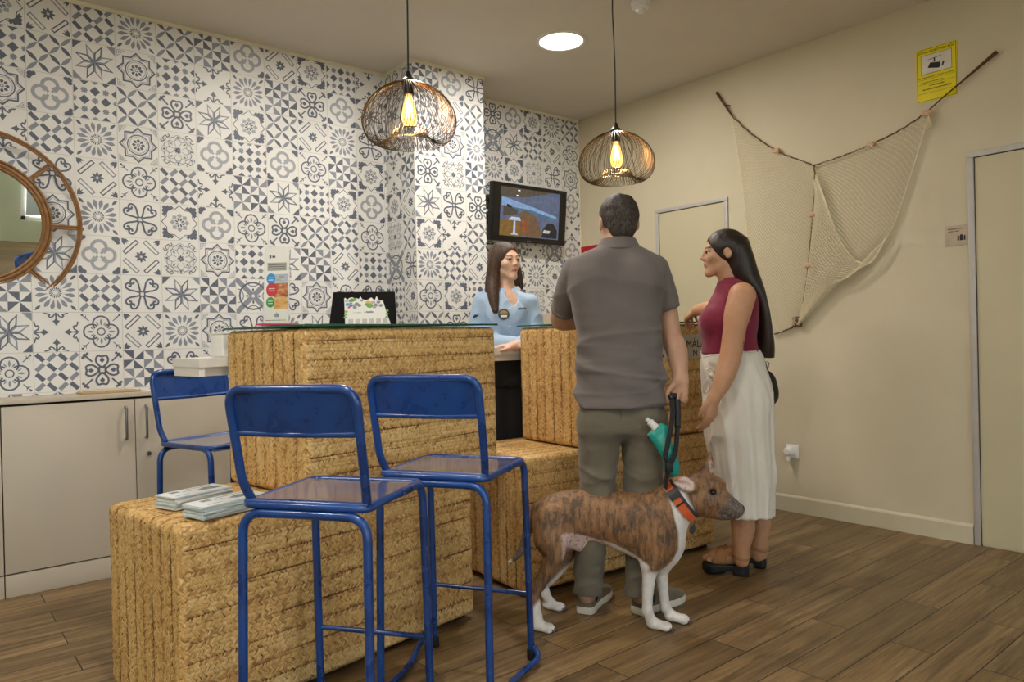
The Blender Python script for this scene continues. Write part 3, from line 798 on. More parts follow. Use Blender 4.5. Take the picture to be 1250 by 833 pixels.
# ================================================================ CABINET ROW
cab_m = simple('beige_cabinet_laminate', '#c3b8a6', .45, var=.02, nscale=4)
CY, CT = 4.086, .912
gapc = simple('cabinet_gap', '#4d463c', .9); steel = simple('brushed_steel', '#8f8e8e', .32, .85, var=.08, nscale=40, stretch=(1, 1, .05))
def cabinet(x0, x1, doors, label):
    t = thing('cabinet', label, 'cabinet', ((x0 + x1) / 2, (CY + YW) / 2, 0), 0, 'low beige cabinets under the tiled wall')
    ox, oy = (x0 + x1) / 2, (CY + YW) / 2; w = x1 - x0; dep = YW - CY - .004
    mb = MB(); mb.box((0, .006, CT / 2 - .012), (w - .001, dep - .016, CT - .03)); mb.build('body', gapc, t)
    mb = MB(); mb.box((0, -dep / 2 + .008, .053), (w - .004, .014, .104), bev=.001); mb.build('plinth', cab_m, t)
    for (a, b, hx, lock) in doors:
        mb = MB(); mb.box(((a + b) / 2 - ox, -dep / 2 + .006, (.112 + CT - .03) / 2), (b - a - .004, .018, CT - .03 - .112), bev=.0012)
        d = mb.build('door', cab_m, t)
        if hx is not None:
            hx -= ox; y = -dep / 2 - .003
            mb = MB(); mb.tube(fillet([(hx, y, .845), (hx, y - .030, .845), (hx, y - .030, .685), (hx, y, .685)], .006, 4), .0062, 10); mb.build('handle', steel, d)
        if lock is not None:
            mb = MB(); mb.lathe([(.0001, .010), (.009, .010), (.011, .006), (.011, 0)], (lock - ox, -dep / 2 - .003, .600), 20, R=Matrix.Rotation(PI / 2, 3, 'X')); mb.box((lock - ox, -dep / 2 - .0135, .600), (.002, .002, .009)); mb.build('lock', steel, d)
    return t
cabinet(.327, 1.39, [(.327, .887, .842, None), (.887, 1.39, .935, .947)], 'beige two door cabinet with bar handles and a round lock under the tiles')
cabinet(-.70, .326, [(-.70, -.19, None, None), (-.19, .326, None, None)], 'beige cabinet cut off by the left edge of the photo')
cabinet(1.391, 2.45, [(1.391, 1.92, 1.88, None), (1.92, 2.45, 1.96, None)], 'beige cabinet mostly hidden behind the tall straw counter')
mb = MB(); mb.box((.875, (CY + YW) / 2 - .004, CT - .007), (3.15, YW - CY + .004, .024), bev=.002)
tag(mb.build('cabinet_worktop', cab_m, None, (.875, 4.19, CT)), 'long beige worktop over the low cabinets carrying a brown envelope', 'worktop')
kraft = simple('kraft_paper', '#c19a68', .75, var=.06, nscale=20)
# envelope on the worktop
z = CT + .0055
c = at_z(127, 476, z); 
t = thing('paper_envelope', 'brown paper envelope lying on the cabinet worktop', 'envelope', (.79, 4.185, z), .02)
mb = MB(); mb.box((0, 0, .0035), (.27, .14, .006), bev=.002); mb.build('sleeve', kraft, t)
mb = MB(); mb.add([(-.135, -.07, .0068), (.135, -.07, .0068), (.12, .02, .010), (-.10, .03, .012)], [(0, 1, 2, 3)]); mb.add([(-.135, -.07, .0064), (.135, -.07, .0064), (.12, .02, .0096), (-.10, .03, .0116)], [(3, 2, 1, 0)]); mb.build('flap', kraft, t)
paper = simple('white_paper', '#e9e6df', .7, var=.02)
mb = MB(); mb.box((0, 0, .002), (.16, .10, .004), .12); q = mb.build('paper_sheets', paper); q.location = (1.02, 4.17, z)
tag(q, 'white sheets of paper lying on the cabinet worktop behind the far stool', 'paper')

# tall beige unit against the back wall by the corner
t = thing('drawer_unit', 'beige drawer unit against the tiles between the receptionist and the man', 'cabinet', (3.62, 4.10, 0))
mb = MB(); mb.box((0, 0, .66), (.85, .34, 1.32), bev=.003); mb.build('body', cab_m, t)
for zz in (.16, .48, .80, 1.10):
    mb = MB(); mb.box((0, -.176, zz), (.83, .016, .29 if zz < 1 else .26), bev=.002); d = mb.build('drawer', cab_m, t)
    mb = MB(); mb.tube(fillet([(-.07, -.184, zz + .06), (-.07, -.206, zz + .06), (.07, -.206, zz + .06), (.07, -.184, zz + .06)], .008, 4), .005, 8); mb.build('handle', steel, d)

# ================================================================ THINGS ON THE COUNTERS
def loc1(s, dp): return o1 + d1 * s + n1 * dp
# monitor seen from behind
black_pl = simple('black_plastic', '#060606', .7, var=.1, nscale=60, Specular_IOR_Level=.15)
ml, mr = at(402, 395, 2.93), at(484, 395, 2.99)
mx = mr - ml; mx[2] = 0; mw = np.linalg.norm(mx); mx /= mw; ma = math.atan2(mx[1], mx[0]); cen = (ml + mr) / 2
t = thing('monitor', 'black slanted screen panel seen from behind on the glass counter', 'monitor', (cen[0], cen[1], GZ), ma)
tilt = Matrix.Rotation(-.42, 3, 'X')
mb = MB()
q = [(-mw / 2, 0), (mw / 2, 0), (mw / 2 - .0, .142), (-mw / 2 + .018, .142)]
mb.prism(q, 0, .016, R=tilt @ Matrix.Rotation(PI / 2, 3, 'X'), c=(0, 0, .004)); mb.build('back_panel', black_pl, t)
mb = MB(); mb.prism([(-mw / 2 + .012, .01), (mw / 2 - .012, .01), (mw / 2 - .012, .132), (-mw / 2 + .028, .132)], -.002, .0, R=tilt @ Matrix.Rotation(PI / 2, 3, 'X'), c=(0, 0, .004)); mb.build('screen', simple('dark_screen', '#0b0c10', .15), t)
mb = MB(); mb.box((0, .07, .003), (.12, .14, .006), bev=.002); mb.tube([(0, .05, .006), (0, .045, .07)], .010, 10); mb.build('stand', black_pl, t)
# desk calendar
pr_grey = simple('grey_print', '#8b8782', .7)
cal = at(448, 396, 2.83)
t = thing('desk_calendar', 'white tent desk calendar with a cut-out drawing of the town on top', 'calendar', (cal[0], cal[1], GZ), ma - .12)
w = .082
R = Matrix.Rotation(-.32, 3, 'X') @ Matrix.Rotation(PI / 2, 3, 'X')
top = [(-.085, .110), (-.080, .112), (-.073, .104), (-.063, .112), (-.052, .114), (-.042, .108), (-.034, .110), (-.026, .106), (-.020, .118), (-.013, .106), (.0, .101), (.012, .104), (.024, .112), (.030, .106), (.038, .100), (.045, .118), (.052, .104), (.058, .098)]
top = [(x * .95 - .005, y) for x, y in top]
mb = MB(); mb.prism([(-.080, 0), (.090, 0), (.062, .098)] + top[::-1], 0, .0015, R=R, c=(0, -.02, .0005))
R2 = Matrix.Rotation(.32, 3, 'X') @ Matrix.Rotation(PI / 2, 3, 'X')
mb.prism([(-.080, 0), (.090, 0), (.06, .09), (-.075, .09)], 0, .0015, R=R2, c=(0, .043, .0005)); mb.build('card', paper, t)
def dec(mb, x, y, s, k=8): mb.prism([(x + s * math.cos(a), y + s * .8 * math.sin(a)) for a in np.linspace(0, 2 * PI, k, endpoint=False)], .0016, .0021, R=R, c=(0, -.02, .0005))
cm = {n: simple('print_' + n, c, .6, var=.15, nscale=200) for n, c in (('green', '#7fae5c'), ('red', '#c0453c'), ('blue', '#6f9fce'), ('grey', '#8b8d95'), ('yellow', '#d9c07a'), ('orange', '#d88a4a'), ('lilac', '#b7a7c9'), ('sand', '#dcb98a'), ('skyblue', '#2f8fd0'), ('leaf', '#3f9a4f'), ('crimson', '#c8363f'))}
for n, L in (('green', [(-.055, .102, .010), (-.045, .104, .008), (-.062, .099, .007), (.012, .078, .013), (.002, .083, .009)]), ('blue', [(-.072, .084, .009), (-.060, .088, .007), (-.05, .08, .006)]), ('red', [(-.060, .078, .006), (-.067, .072, .005)]),
             ('grey', [(-.038, .085, .009), (-.028, .080, .008), (-.019, .100, .006), (.034, .080, .009), (.045, .092, .008), (.054, .078, .008), (-.045, .072, .008)]), ('yellow', [(.004, .092, .009), (.018, .090, .008)]), ('lilac', [(.027, .092, .007), (.030, .072, .008), (-.076, .098, .006)])):
    for a in L:
        mb = MB(); dec(mb, *a); mb.build('printed_drawing', cm[n], t)
mb = MB()
for k in range(6): mb.prism([(-.068 + k * .026, .004), (-.050 + k * .026, .004), (-.050 + k * .026, .024), (-.068 + k * .026, .024)], .0016, .0019, R=R, c=(0, -.02, .0005))
mb.build('month_grid', simple('pale_print', '#c3b9b2', .7, var=.3, nscale=400), t)
for k, cl in enumerate(('green', 'green')):
    mb = MB(); x = (-.077, .076)[k]
    for q in range(3): dec(mb, x - (.002 if k == 0 else -.001) * q, .03 + q * .013 if k else .055 - q * .012, .006)
    mb.build('leaf_print', cm[cl], t)
print_marks('printed_title', ink, t, Matrix.Translation((0, -.02, .0005)) @ R.to_4x4() @ Matrix.Translation((-.008, .052, .0015)), .036, .009, 6)
print_marks('printed_line', pr_grey, t, Matrix.Translation((0, -.02, .0005)) @ R.to_4x4() @ Matrix.Translation((-.050, .050, .0015)), .030, .004, 7)
# leaflet in an acrylic holder
acr = NT('clear_acrylic'); acr.set(Base_Color=(1, 1, 1), Roughness=.03, Transmission_Weight=1.0, IOR=1.2, Alpha=.35)
bl = at(337, 398, 2.86)
t = thing('leaflet_holder', 'tall white tourist leaflet with round coloured dots standing on the glass counter', 'leaflet holder', (bl[0], bl[1], GZ), ma - .30)
R = Matrix.Rotation(-.10, 3, 'X') @ Matrix.Rotation(PI / 2, 3, 'X')
def slab(mb, x0, x1, y0, y1, z0, z1): mb.prism([(x0, y0), (x1, y0), (x1, y1), (x0, y1)], z0, z1, R=R, c=(0, 0, .002))
mb = MB(); slab(mb, -.050, .050, 0, .318, 0, .003); mb.build('leaflet', paper, t)
mb = MB(); slab(mb, -.053, .053, -.001, .31, -.005, -.003); slab(mb, -.053, .053, -.001, .10, .0055, .0075); mb.box((0, .012, .002), (.106, .07, .003)); mb.build('acrylic_stand', acr.m, t)
mb = MB(); slab(mb, -.037, .040, .222, .254, .003, .0034); mb.build('grey_band', simple('print_warm_grey', '#a9a49a', .7), t)
def photo_mat(name, stops, horiz=10):
    tt = NT(name); v = tt.coords('Object', (18, 18, 34)); n_ = tt.noise(v, 2.2, 4, .7)
    tt.set(Base_Color=tt.ramp(n_, *[(p, lin(c)) for p, c in stops]), Roughness=.4); return tt.m
mb = MB(); slab(mb, -.010, .046, .172, .208, .003, .0035); mb.build('photo_sky', photo_mat('leaflet_photo_sky', ((.3, '#8fa9c4'), (.5, '#b9c3cc'), (.7, '#a37a5a'))), t)
mb = MB(); slab(mb, -.010, .046, .118, .172, .003, .0035); mb.build('photo_town', photo_mat('leaflet_photo_town', ((.3, '#5a3d2e'), (.48, '#b0623c'), (.62, '#d9a070'), (.75, '#8a8f94'))), t)
mb = MB(); slab(mb, -.010, .046, .068, .118, .003, .0035); mb.build('photo_sunset', photo_mat('leaflet_photo_sunset', ((.3, '#a8703c'), (.5, '#e0ac62'), (.7, '#c9b9a0'))), t)
for (x, y, r_, cl) in ((-.022, .190, .022, 'skyblue'), (-.018, .147, .028, 'crimson'), (-.023, .097, .021, 'leaf')):
    mb = MB(); mb.prism([(x + r_ * .8 * math.cos(a), y + r_ * math.sin(a)) for a in np.linspace(0, 2 * PI, 28, endpoint=False)], .0036, .0042, R=R, c=(0, 0, .002)); dd = mb.build('round_dot', cm[cl], t)
    mb = MB()
    for q in (.004, -.005): slab(mb, x - r_ * .45, x + r_ * .45, y + q - .0014, y + q + .0014, .0042, .0045)
    mb.build('dot_text', paper, dd)
mb = MB(); slab(mb, -.030, -.022, .272, .284, .003, .0034); slab(mb, -.018, -.006, .274, .282, .003, .0034)
for q in range(3): slab(mb, -.033, .036, .229 + q * .008, .2315 + q * .008, .0034, .0037)
mb.build('logo_print', simple('print_dark', '#5b5b5d', .7), t)
mb = MB(); mb.prism([(-.004, .038), (.010, .038), (.013, .046), (.003, .056), (-.007, .046)], .003, .0034, R=R, c=(0, 0, .002)); mb.build('crest_print', cm['grey'], t)
for k, cl in enumerate(('red', 'grey', 'leaf', 'orange')):
    mb = MB(); slab(mb, -.042 + k * .021, -.022 + k * .021, .024, .0265, .003, .0034); mb.build('colour_line', cm[cl], t)
# pen
p = at_z(300, 400, GZ); p = loc1(.02, .20)
mb = MB(); mb.tube([(-.07, 0, 0), (-.05, 0, 0), (.05, 0, 0), (.066, 0, 0), (.075, 0, 0)], [.003, .005, .005, .003, .0008], 10)
q = mb.build('pen', simple('magenta_plastic', '#c8325f', .35)); q.location = (p[0], p[1], GZ + .0052); q.rotation_euler = (0, 0, -.45); tag(q, 'magenta pen lying on the left edge of the glass counter', 'pen')
# white box on the worktop at the left
p = w0 + dw * .17 + np.array([-dw[1], dw[0]]) * .10
mb = MB(); mb.box((0, 0, .045), (.10, .10, .09), bev=.006); mb.box((0, 0, .0925), (.103, .103, .006), bev=.002)
q = mb.build('white_carton', paper); q.location = (p[0], p[1], 1.0995); q.rotation_euler = (0, 0, .15); tag(q, 'small white carton on the worktop at the left of the tall counter', 'box')

# two stacks of leaflets
lf_cols = [simple('leaflet_paper', '#d8dcdb', .6, var=.03, nscale=40), simple('leaflet_paper_bluish', '#b9cdd3', .6, var=.04, nscale=40)]
pr_dark = simple('leaflet_print_grey', '#7c8487', .6, var=.3, nscale=60)
def stack(pxy, ang, n, label_top, label_rest, group, mats, L=.21, Wd=.105, th=.0042, seed=0):
    r_ = random.Random(seed); z = HL + .0085
    for k in range(n):
        x = pxy[0] + r_.uniform(-.004, .004); y = pxy[1] + r_.uniform(-.004, .004)
        if k == n - 1:
            t = thing('leaflet', label_top, 'leaflet', (x, y, z), ang + r_.uniform(-.03, .03), group)
            mb = MB(); mb.box((0, 0, th / 2), (L, Wd, th)); mb.build('sheet', mats[0], t)
            for q in (((-.055, .026), (.03, .022)), ((.035, .034), (.10, .004)), ((-.06, -.03), (.05, .003)), ((-.02, .01), (.03, .003))):
                mb = MB(); mb.box((*q[0], th + .0002), (*q[1], .0004)); mb.build('printed_line', pr_dark, t)
            mb = MB(); mb.prism([(.02, -.02), (.085, -.03), (.09, .0), (.05, .02), (.01, .0)], th, th + .0004)
            mb.build('printed_picture', pr_dark, t)
        else:
            mb = MB(); mb.box((0, 0, th / 2), (L, Wd, th), mat=0)
            q = mb.build('leaflet', mats[k % len(mats)]); q.location = (x, y, z); q.rotation_euler = (0, 0, ang + r_.uniform(-.05, .05)); tag(q, label_rest, 'leaflet', group)
        z += th + .0003
def onlow(px, py): return at_z(px, py, HL + .04)[:2]
stack(onlow(238, 602), .33, 9, 'top leaflet of the stack farther from the camera on the low straw box', 'leaflet inside the farther stack on the low straw box', 'leaflets in the farther stack', [lf_cols[0], lf_cols[1], lf_cols[0]], seed=1)
stack(onlow(277, 612), .30, 9, 'top leaflet of the stack nearer the camera on the low straw box', 'leaflet inside the nearer stack on the low straw box', 'leaflets in the nearer stack', [lf_cols[0], lf_cols[1]], L=.23, seed=2)

# ================================================================ BLUE METAL STOOLS
def blue_mat():
    t = NT('worn_blue_enamel'); v = t.coords('Object')
    n = t.noise(v, 9, 5, .6); w = t.noise(v, 55, 4, .7)
    chip = t.ramp(w, (.665, 0.0), (.69, 1.0)); c = t.ramp(n, (.3, lin('#08306e')), (.7, lin('#0f4893')))
    c = t.mix(t.math('MULTIPLY', chip, .55), c, lin('#1d1a1c'))
    t.set(Base_Color=c, Roughness=t.ramp(n, (.3, .22), (.7, .36)), Metallic=0.0, Coat_Weight=.4, Coat_Roughness=.12); t.bump(w, .04, .002)
    return t.m
def seat_mat():
    t = NT('blue_seat_reflect'); v = t.coords('Object', (1, 1, 1)); v2 = t.coords('Object', (70, 4, 1))
    n = t.noise(v, 7, 4, .6); s = t.noise(v2, 1.0, 3, .6)
    c = t.ramp(t.math('ADD', t.math('MULTIPLY', n, .6), t.math('MULTIPLY', s, .45)), (.3, lin('#2a4a88')), (.52, lin('#5f6488')), (.75, lin('#83788a')))  # purple-grey streaks put the seat's reflections into its colour
    t.set(Base_Color=c, Roughness=.16, Coat_Weight=.8, Coat_Roughness=.06); return t.m
blue = blue_mat(); seatm = seat_mat(); rubber = simple('black_rubber', '#131313', .7)
def stool(cx, cy, fwd, label, W=.365, Dp=.36, hs=.715, ht=1.03):
    """local +y faces forward, x to the right"""
    t = thing('bar_stool', label, 'bar stool', (cx, cy, 0), fwd - PI / 2, 'blue metal bar stools')
    hw, hd, r = W / 2, Dp / 2, .0125
    # back frame: two posts and the top bend
    mb = MB()
    lean = .055
    pts = [(-hw + .01, -hd + .02, hs + .010), (-hw, -hd - .005, hs + .06), (-hw - .004, -hd - lean, ht), (hw + .004, -hd - lean, ht), (hw, -hd - .005, hs + .06), (hw - .01, -hd + .02, hs + .010)]
    mb.tube(fillet(pts, [0, .05, .05, .05, .05, 0], 7), r, 12)
    f = (hs + .06 + (ht - .125 - hs - .06) * 1.0)
    yb = lambda z: -hd - .005 - lean * (z - hs - .06) / (ht - hs - .06) + .005
    mb.tube([(-hw - .002, yb(ht - .118), ht - .118), (0, yb(ht - .118) - .006, ht - .120), (hw + .002, yb(ht - .118), ht - .118)], .008, 10)
    mb.build('back_frame', blue, t)
    mb = MB(); k = 13; v = []
    for i in range(k):
        x = -hw + .008 + (W - .016) * i / (k - 1); bow = -.010 * (1 - (2 * i / (k - 1) - 1) ** 2)
        e = .018 if i in (0, k - 1) else (.006 if i in (1, k - 2) else 0)
        for z, th in ((ht - .118, 0), (ht - .004 - e, 0)):
            for s in (-.0015, .0015): v.append((x, yb(z) + bow + s, z))
    fcs = []
    for i in range(k - 1):
        a = i * 4; fcs += [(a, a + 4, a + 6, a + 2), (a + 1, a + 3, a + 7, a + 5), (a + 2, a + 6, a + 7, a + 3), (a, a + 1, a + 5, a + 4)]
    fcs += [(0, 2, 3, 1), (4 * k - 4, 4 * k - 3, 4 * k - 1, 4 * k - 2)]
    mb.add(v, fcs, 0, True); mb.build('backrest', blue, t)
    # seat: sheet with a rolled front edge in a tube frame
    mb = MB(); n = 12; v = []; fcs = []
    for j in range(n + 1):
        y = -hd + .008 + (Dp + .006) * j / n; dz = -.004 * math.sin(PI * j / n) - (.020 * max(0, (j - n + 2) / 2) ** 2 if j > n - 2 else 0)
        for x in np.linspace(-hw + .006, hw - .006, 9): v.append((x, y, hs + .012 + dz - .003 * (1 - (x / hw) ** 2)))
    m = len(v); v += [(a, b, c - .003) for a, b, c in v]
    for j in range(n):
        for i in range(8):
            a = j * 9 + i; fcs += [(a, a + 1, a + 10, a + 9), (m + a, m + a + 9, m + a + 10, m + a + 1)]
    for i in range(8): fcs += [(i, m + i, m + i + 1, i + 1), (n * 9 + i, n * 9 + i + 1, m + n * 9 + i + 1, m + n * 9 + i)]
    for j in range(n): fcs += [(j * 9, j * 9 + 9, m + j * 9 + 9, m + j * 9), (j * 9 + 8, m + j * 9 + 8, m + j * 9 + 17, j * 9 + 17)]
    mb.add(v, fcs, 0, True); mb.build('seat', seatm, t)
    mb = MB()
    mb.tube(fillet([(-hw, -hd, hs), (hw, -hd, hs), (hw, hd, hs), (-hw, hd, hs)], .03, 5, True), .011, 10, closed=True)
    mb.tube(fillet([(-hw, -hd + .01, hs + .006), (hw, -hd + .01, hs + .006)], .03, 5), .010, 10)
    mb.build('seat_frame', blue, t)
    # legs: bent under the seat corners
    ft = .012; sp = .022
    for sx in (-1, 1):
        for sy in (-1, 1):
            mb = MB(); x1, y1 = sx * (hw + ft * .6), sy * (hd + sp)
            z0 = .012 if sy < 0 else .02
            st0, zt_ = ((0, sy * hd, hs - .021), hs - .021) if sy < 0 else ((sx * hw, hd - .16, hs - .001), hs - .001)
            mb.tube(fillet([st0, (sx * (hw + .002), sy * (hd + .004), zt_), (x1, y1, z0)], .06, 8), r, 12)
            lg = mb.build('leg', blue, t)
            mb = MB(); mb.lathe([(.0001, 0), (.015, 0), (.016, .004), (.016, .034), (.0126, .038)], (x1, y1, 0), 14); mb.build('rubber_foot', rubber, lg)
        # floor runner joining the front and rear feet, bowed outwards at the front
        mb = MB(); x1 = sx * (hw + ft * .6)
        mb.tube(smooth_curve([(x1 + sx * .012, hd + sp - .004, .045), (x1 + sx * .034, hd + sp - .03, .030), (x1 + sx * .036, hd - .05, .024), (x1 + sx * .014, hd * .3, .018), (x1, -hd * .3, .015), (x1, -hd - sp, .014)], 6), .0105, 10)
        mb.build('floor_runner', blue, t)
    mb = MB(); mb.tube([(-hw - .004, hd + .018, .235), (hw + .004, hd + .018, .235)], .008, 10); mb.build('foot_rail', blue, t)
    return t
stool(.948, 1.948, math.radians(35.0), 'blue metal stool with backrest nearest the camera, at the left')
stool(1.425, 2.040, math.radians(31.0), 'blue metal stool beside the dog, second from the camera')
stool(1.085, 3.37, math.radians(-73), 'blue metal stool at the far left behind the tall straw counter')
# ================================================================ MIRROR
rattan = simple('rattan', '#8a6236', .5, var=.25, nscale=40, bump=.2, bscale=120)
mz, mxc, Ri, Ro = 1.755, .262, .285, .435
tl = math.radians(MIRROR_TILT)
t = thing('round_mirror', 'round rattan sunburst mirror on the tiled wall, cut by the left edge of the photo', 'mirror', (mxc, YW - .045, mz)); t.rotation_euler = (tl, 0, 0)
ringp = lambda R, y=0: [(R * math.cos(a), y, R * math.sin(a)) for a in np.linspace(0, 2 * PI, 64, endpoint=False)]
mb = MB(); mb.tube(ringp(Ro), .0075, 8, closed=True); mb.tube(ringp(Ro - .012, -.005), .005, 8, closed=True); mb.build('outer_ring', rattan, t)
mb = MB(); mb.tube(ringp(Ri + .004), .012, 8, closed=True); mb.tube(ringp(Ri - .012, -.008), .007, 8, closed=True); mb.tube(ringp(Ri + .022), .006, 8, closed=True); mb.build('inner_ring', rattan, t)
for k in range(8):
    a = k * PI / 4; mb = MB()
    for s in (-.006, .006):
        ca, sa = math.cos(a), math.sin(a); mb.tube([((Ri + .01) * ca - s * sa, 0, (Ri + .01) * sa + s * ca), ((Ro + .006) * ca - s * sa, 0, (Ro + .006) * sa + s * ca)], .0055, 8)
    mb.build('spoke', rattan, t)
mm = NT('mirror_glass'); mm.set(Base_Color=(.86, .9, .88), Metallic=1.0, Roughness=.01)
mb = MB(); mb.lathe([(.0001, .004), (Ri - .004, .004), (Ri - .004, -.004), (.0001, -.004)], n=64, R=Matrix.Rotation(PI / 2, 3, 'X')); mb.build('mirror_glass', mm.m, t)
mb = MB(); mb.lathe([(Ri - .010, .0), (Ri - .004, .006), (Ri - .002, .0)], n=64, R=Matrix.Rotation(PI / 2, 3, 'X')); mb.build('black_rim', simple('black_rim', '#1e1c1a', .5), t)

# ================================================================ TELEVISION
c00, c10, c11, c01 = at_y(599, 222, 4.17), at_y(689, 234, 4.17), at_y(692, 300, 4.17), at_y(603, 292, 4.17)
tvW, tvH = .745, .425; tvc = (c00 + c10 + c11 + c01) / 4
t = thing('television', 'black flat television on the tiled wall above the receptionist', 'television', (tvc[0], 4.17, tvc[2])); t.rotation_euler = (math.radians(6), math.radians(0), 0)
tvb = simple('tv_black_plastic', '#0f0f10', .3)
mb = MB(); mb.box((0, .022, 0), (tvW, .040, tvH), bev=.005); mb.box((0, .05, 0), (tvW * .7, .03, tvH * .7), bev=.01); mb.build('housing', tvb, t)
mb = MB(); mb.box((0, .0015, .008), (tvW - .03, .002, tvH - .05)); mb.build('screen_glass', simple('tv_screen_black', '#0b0b0d', .12), t)
scr = []
def sp(name, poly, col, y, e=.8):
    tt = NT('screen_' + name); cc_ = lin(col); v = tt.coords('Object'); n_ = tt.noise(v, 26, 4, .65)
    cl = tt.ramp(n_, (.3, tuple(x * .72 for x in cc_)), (.7, tuple(min(1, x * 1.25) for x in cc_)))
    tt.set(Base_Color=(.01, .01, .01), Emission_Color=cl, Emission_Strength=e, Roughness=.15)
    mb = MB(); X = lambda p: (-.31 + p[0] * .60, p[1])
    mb.add([(-.295 + x * .59, y, -.172 + z * .355) for x, z in poly], [tuple(range(len(poly)))]); return mb.build('picture_' + name, tt.m, t)
sp('wall', [(0, 0), (1, 0), (1, 1), (0, 1)], '#56607a', -.0002)
sp('ceiling', [(0, .78), (.45, .84), (.85, .99), (1, 1), (0, 1)], '#4f463a', -.0006)
sp('sea', [(.02, .62), (.5, .58), (.95, .44), (.95, .50), (.5, .66), (.02, .80)], '#7f9cc4', -.0008)
sp('horizon', [(.2, .575), (.55, .53), (.92, .425), (.92, .455), (.55, .56), (.2, .60)], '#2f6f7c', -.0010)
sp('counter', [(.30, .02), (.72, .02), (.60, .45), (.40, .56), (.30, .48)], '#6b5038', -.0012)
sp('floor', [(0, 0), (.35, 0), (.32, .30), (.12, .36), (0, .30)], '#7a5a28', -.0014)
sp('far_shelf', [(.05, .40), (.28, .46), (.28, .56), (.05, .62)], '#4a4038', -.0015)
sp('sign', [(.10, .60), (.18, .58), (.18, .63), (.10, .66)], '#101014', -.0017)
sp('table_top', [(.13, .33), (.34, .33), (.32, .40), (.18, .40)], '#b9c2cf', -.0018); sp('table_leg', [(.215, .05), (.255, .05), (.25, .34), (.222, .34)], '#aebdda', -.0019); sp('table_foot', [(.18, .03), (.30, .03), (.29, .06), (.19, .06)], '#aebdda', -.0020)
sp('chair', [(.33, .12), (.43, .10), (.45, .36), (.36, .34)], '#8a4a26', -.0021)
sp('armchair', [(.70, .02), (.97, .02), (.97, .20), (.90, .34), (.80, .34), (.72, .20)], '#1c1c1c', -.0022); sp('cushion', [(.72, .12), (.83, .12), (.85, .18), (.74, .19)], '#b9bdc0', -.0024)
sp('lamp_spot', [(.27, .945), (.31, .945), (.31, .965), (.27, .965)], '#ffffff', -.0024, 1.2); sp('lamp_spot', [(.25, .84), (.28, .84), (.28, .86), (.25, .86)], '#ffffff', -.0025, 1.0)
mb = MB(); mb.box((0, .085, .02), (.12, .06, .20), bev=.004); mb.box((0, .118, .02), (.20, .008, .26)); mb.build('wall_bracket', simple('bracket_metal', '#1a1a1b', .5, .5), t)
mb = MB()
for dx in (0, .012): mb.tube(smooth_curve([(-.385 + dx, .10, .10), (-.392 + dx, .10, -.05), (-.38 + dx, .105, -.20), (-.33, .10, -.235), (-.20, .08, -.23), (-.1, .06, -.18)], 6), .0045, 8)
mb.build('cables', cord_m, t)
mb = MB(); mb.box((-.372, .06, .0), (.035, .012, .022), bev=.003); mb.build('white_connector', white_pl, t)
print_marks('maker_mark', simple('tv_grey_print', '#8a8a8c', .4), t, frame4((-.02, .0018, -.200), (1, 0, 0), (0, 0, 1)), .04, .008, 5)

# ================================================================ SIGNS ON THE RIGHT WALL
def wall_frame(y, z, o=0.0): return frame4((XR - o, y, z), (0, -1, 0), (0, 0, 1))
yel = simple('yellow_sign_plastic', '#e3d200', .35, var=.02); sgw = simple('sign_white', '#d9d2c6', .4)
t = thing('warning_sign', 'yellow video surveillance sign with a camera symbol high on the right wall', 'sign', (XR, 1.568, 2.528))
def wp(mb, poly, o0, o1_): mb.prism(poly, o0, o1_, R=wall_frame(0, 0).to_3x3())
rc = lambda x0, x1, y0, y1: [(x0, y0), (x1, y0), (x1, y1), (x0, y1)]
mb = MB(); wp(mb, rc(-.1015, .1015, -.145, .145), .0005, .003); mb.build('panel', yel, t)
mb = MB()
for q in (rc(-.0975, .0975, .1385, .1405), rc(-.0975, .0975, -.1405, -.1385), rc(-.0975, -.0955, -.14, .14), rc(.0955, .0975, -.14, .14)): wp(mb, q, .003, .0034)
mb.build('border_line', ink, t)
mb = MB(); wp(mb, rc(-.077, .077, .004, .108), .003, .0034); mb.build('picture_border', ink, t)
mb = MB(); wp(mb, rc(-.075, .075, .006, .106), .0034, .0038); mb.build('picture_field', sgw, t)
mb = MB(); wp(mb, [(-.041, .078), (.026, .084), (.026, .087), (-.041, .081)], .0038, .0042); wp(mb, [(-.012, .060), (-.005, .060), (-.005, .083), (-.012, .083)], .0038, .0042)
wp(mb, [(-.043, .036), (-.030, .062), (.020, .052), (.022, .030), (.012, .022)], .0038, .0043); wp(mb, [(.026, .030), (.034, .028), (.041, .048), (.033, .052)], .0038, .0043); mb.build('camera_symbol', ink, t)
text_obj('sign_title', 'ZONA VIDEOVIGILADA', .0172, ink, t, frame4((-.0034, 0, .1235), (0, -1, 0), (0, 0, 1)), align='CENTER')
for txt, sz, z, x in ((.180, .0060, -.014, 0), (.120, .0056, -.040, -.022), (.075, .0085, -.061, 0), (.145, .0080, -.079, 0)):
    print_marks('sign_text', ink, t, frame4((-.0030, -x, z), (0, -1, 0), (0, 0, 1)), txt, sz, int(-z * 999), 'CENTER')
for z in (-.024, -.050, -.100):
    mb = MB(); wp(mb, rc(-.092, .092, z, z + .0012), .003, .0034); mb.build('text_line', ink, t)
t = thing('luggage_sign', 'small silver sign with a luggage symbol beside the right door frame', 'sign', (XR, 1.488, 1.637))
mb = MB(); wp(mb, rc(-.052, .052, -.054, .054), .0005, .0025); mb.build('panel', simple('silver_plate', '#b3a799', .3, .5), t)
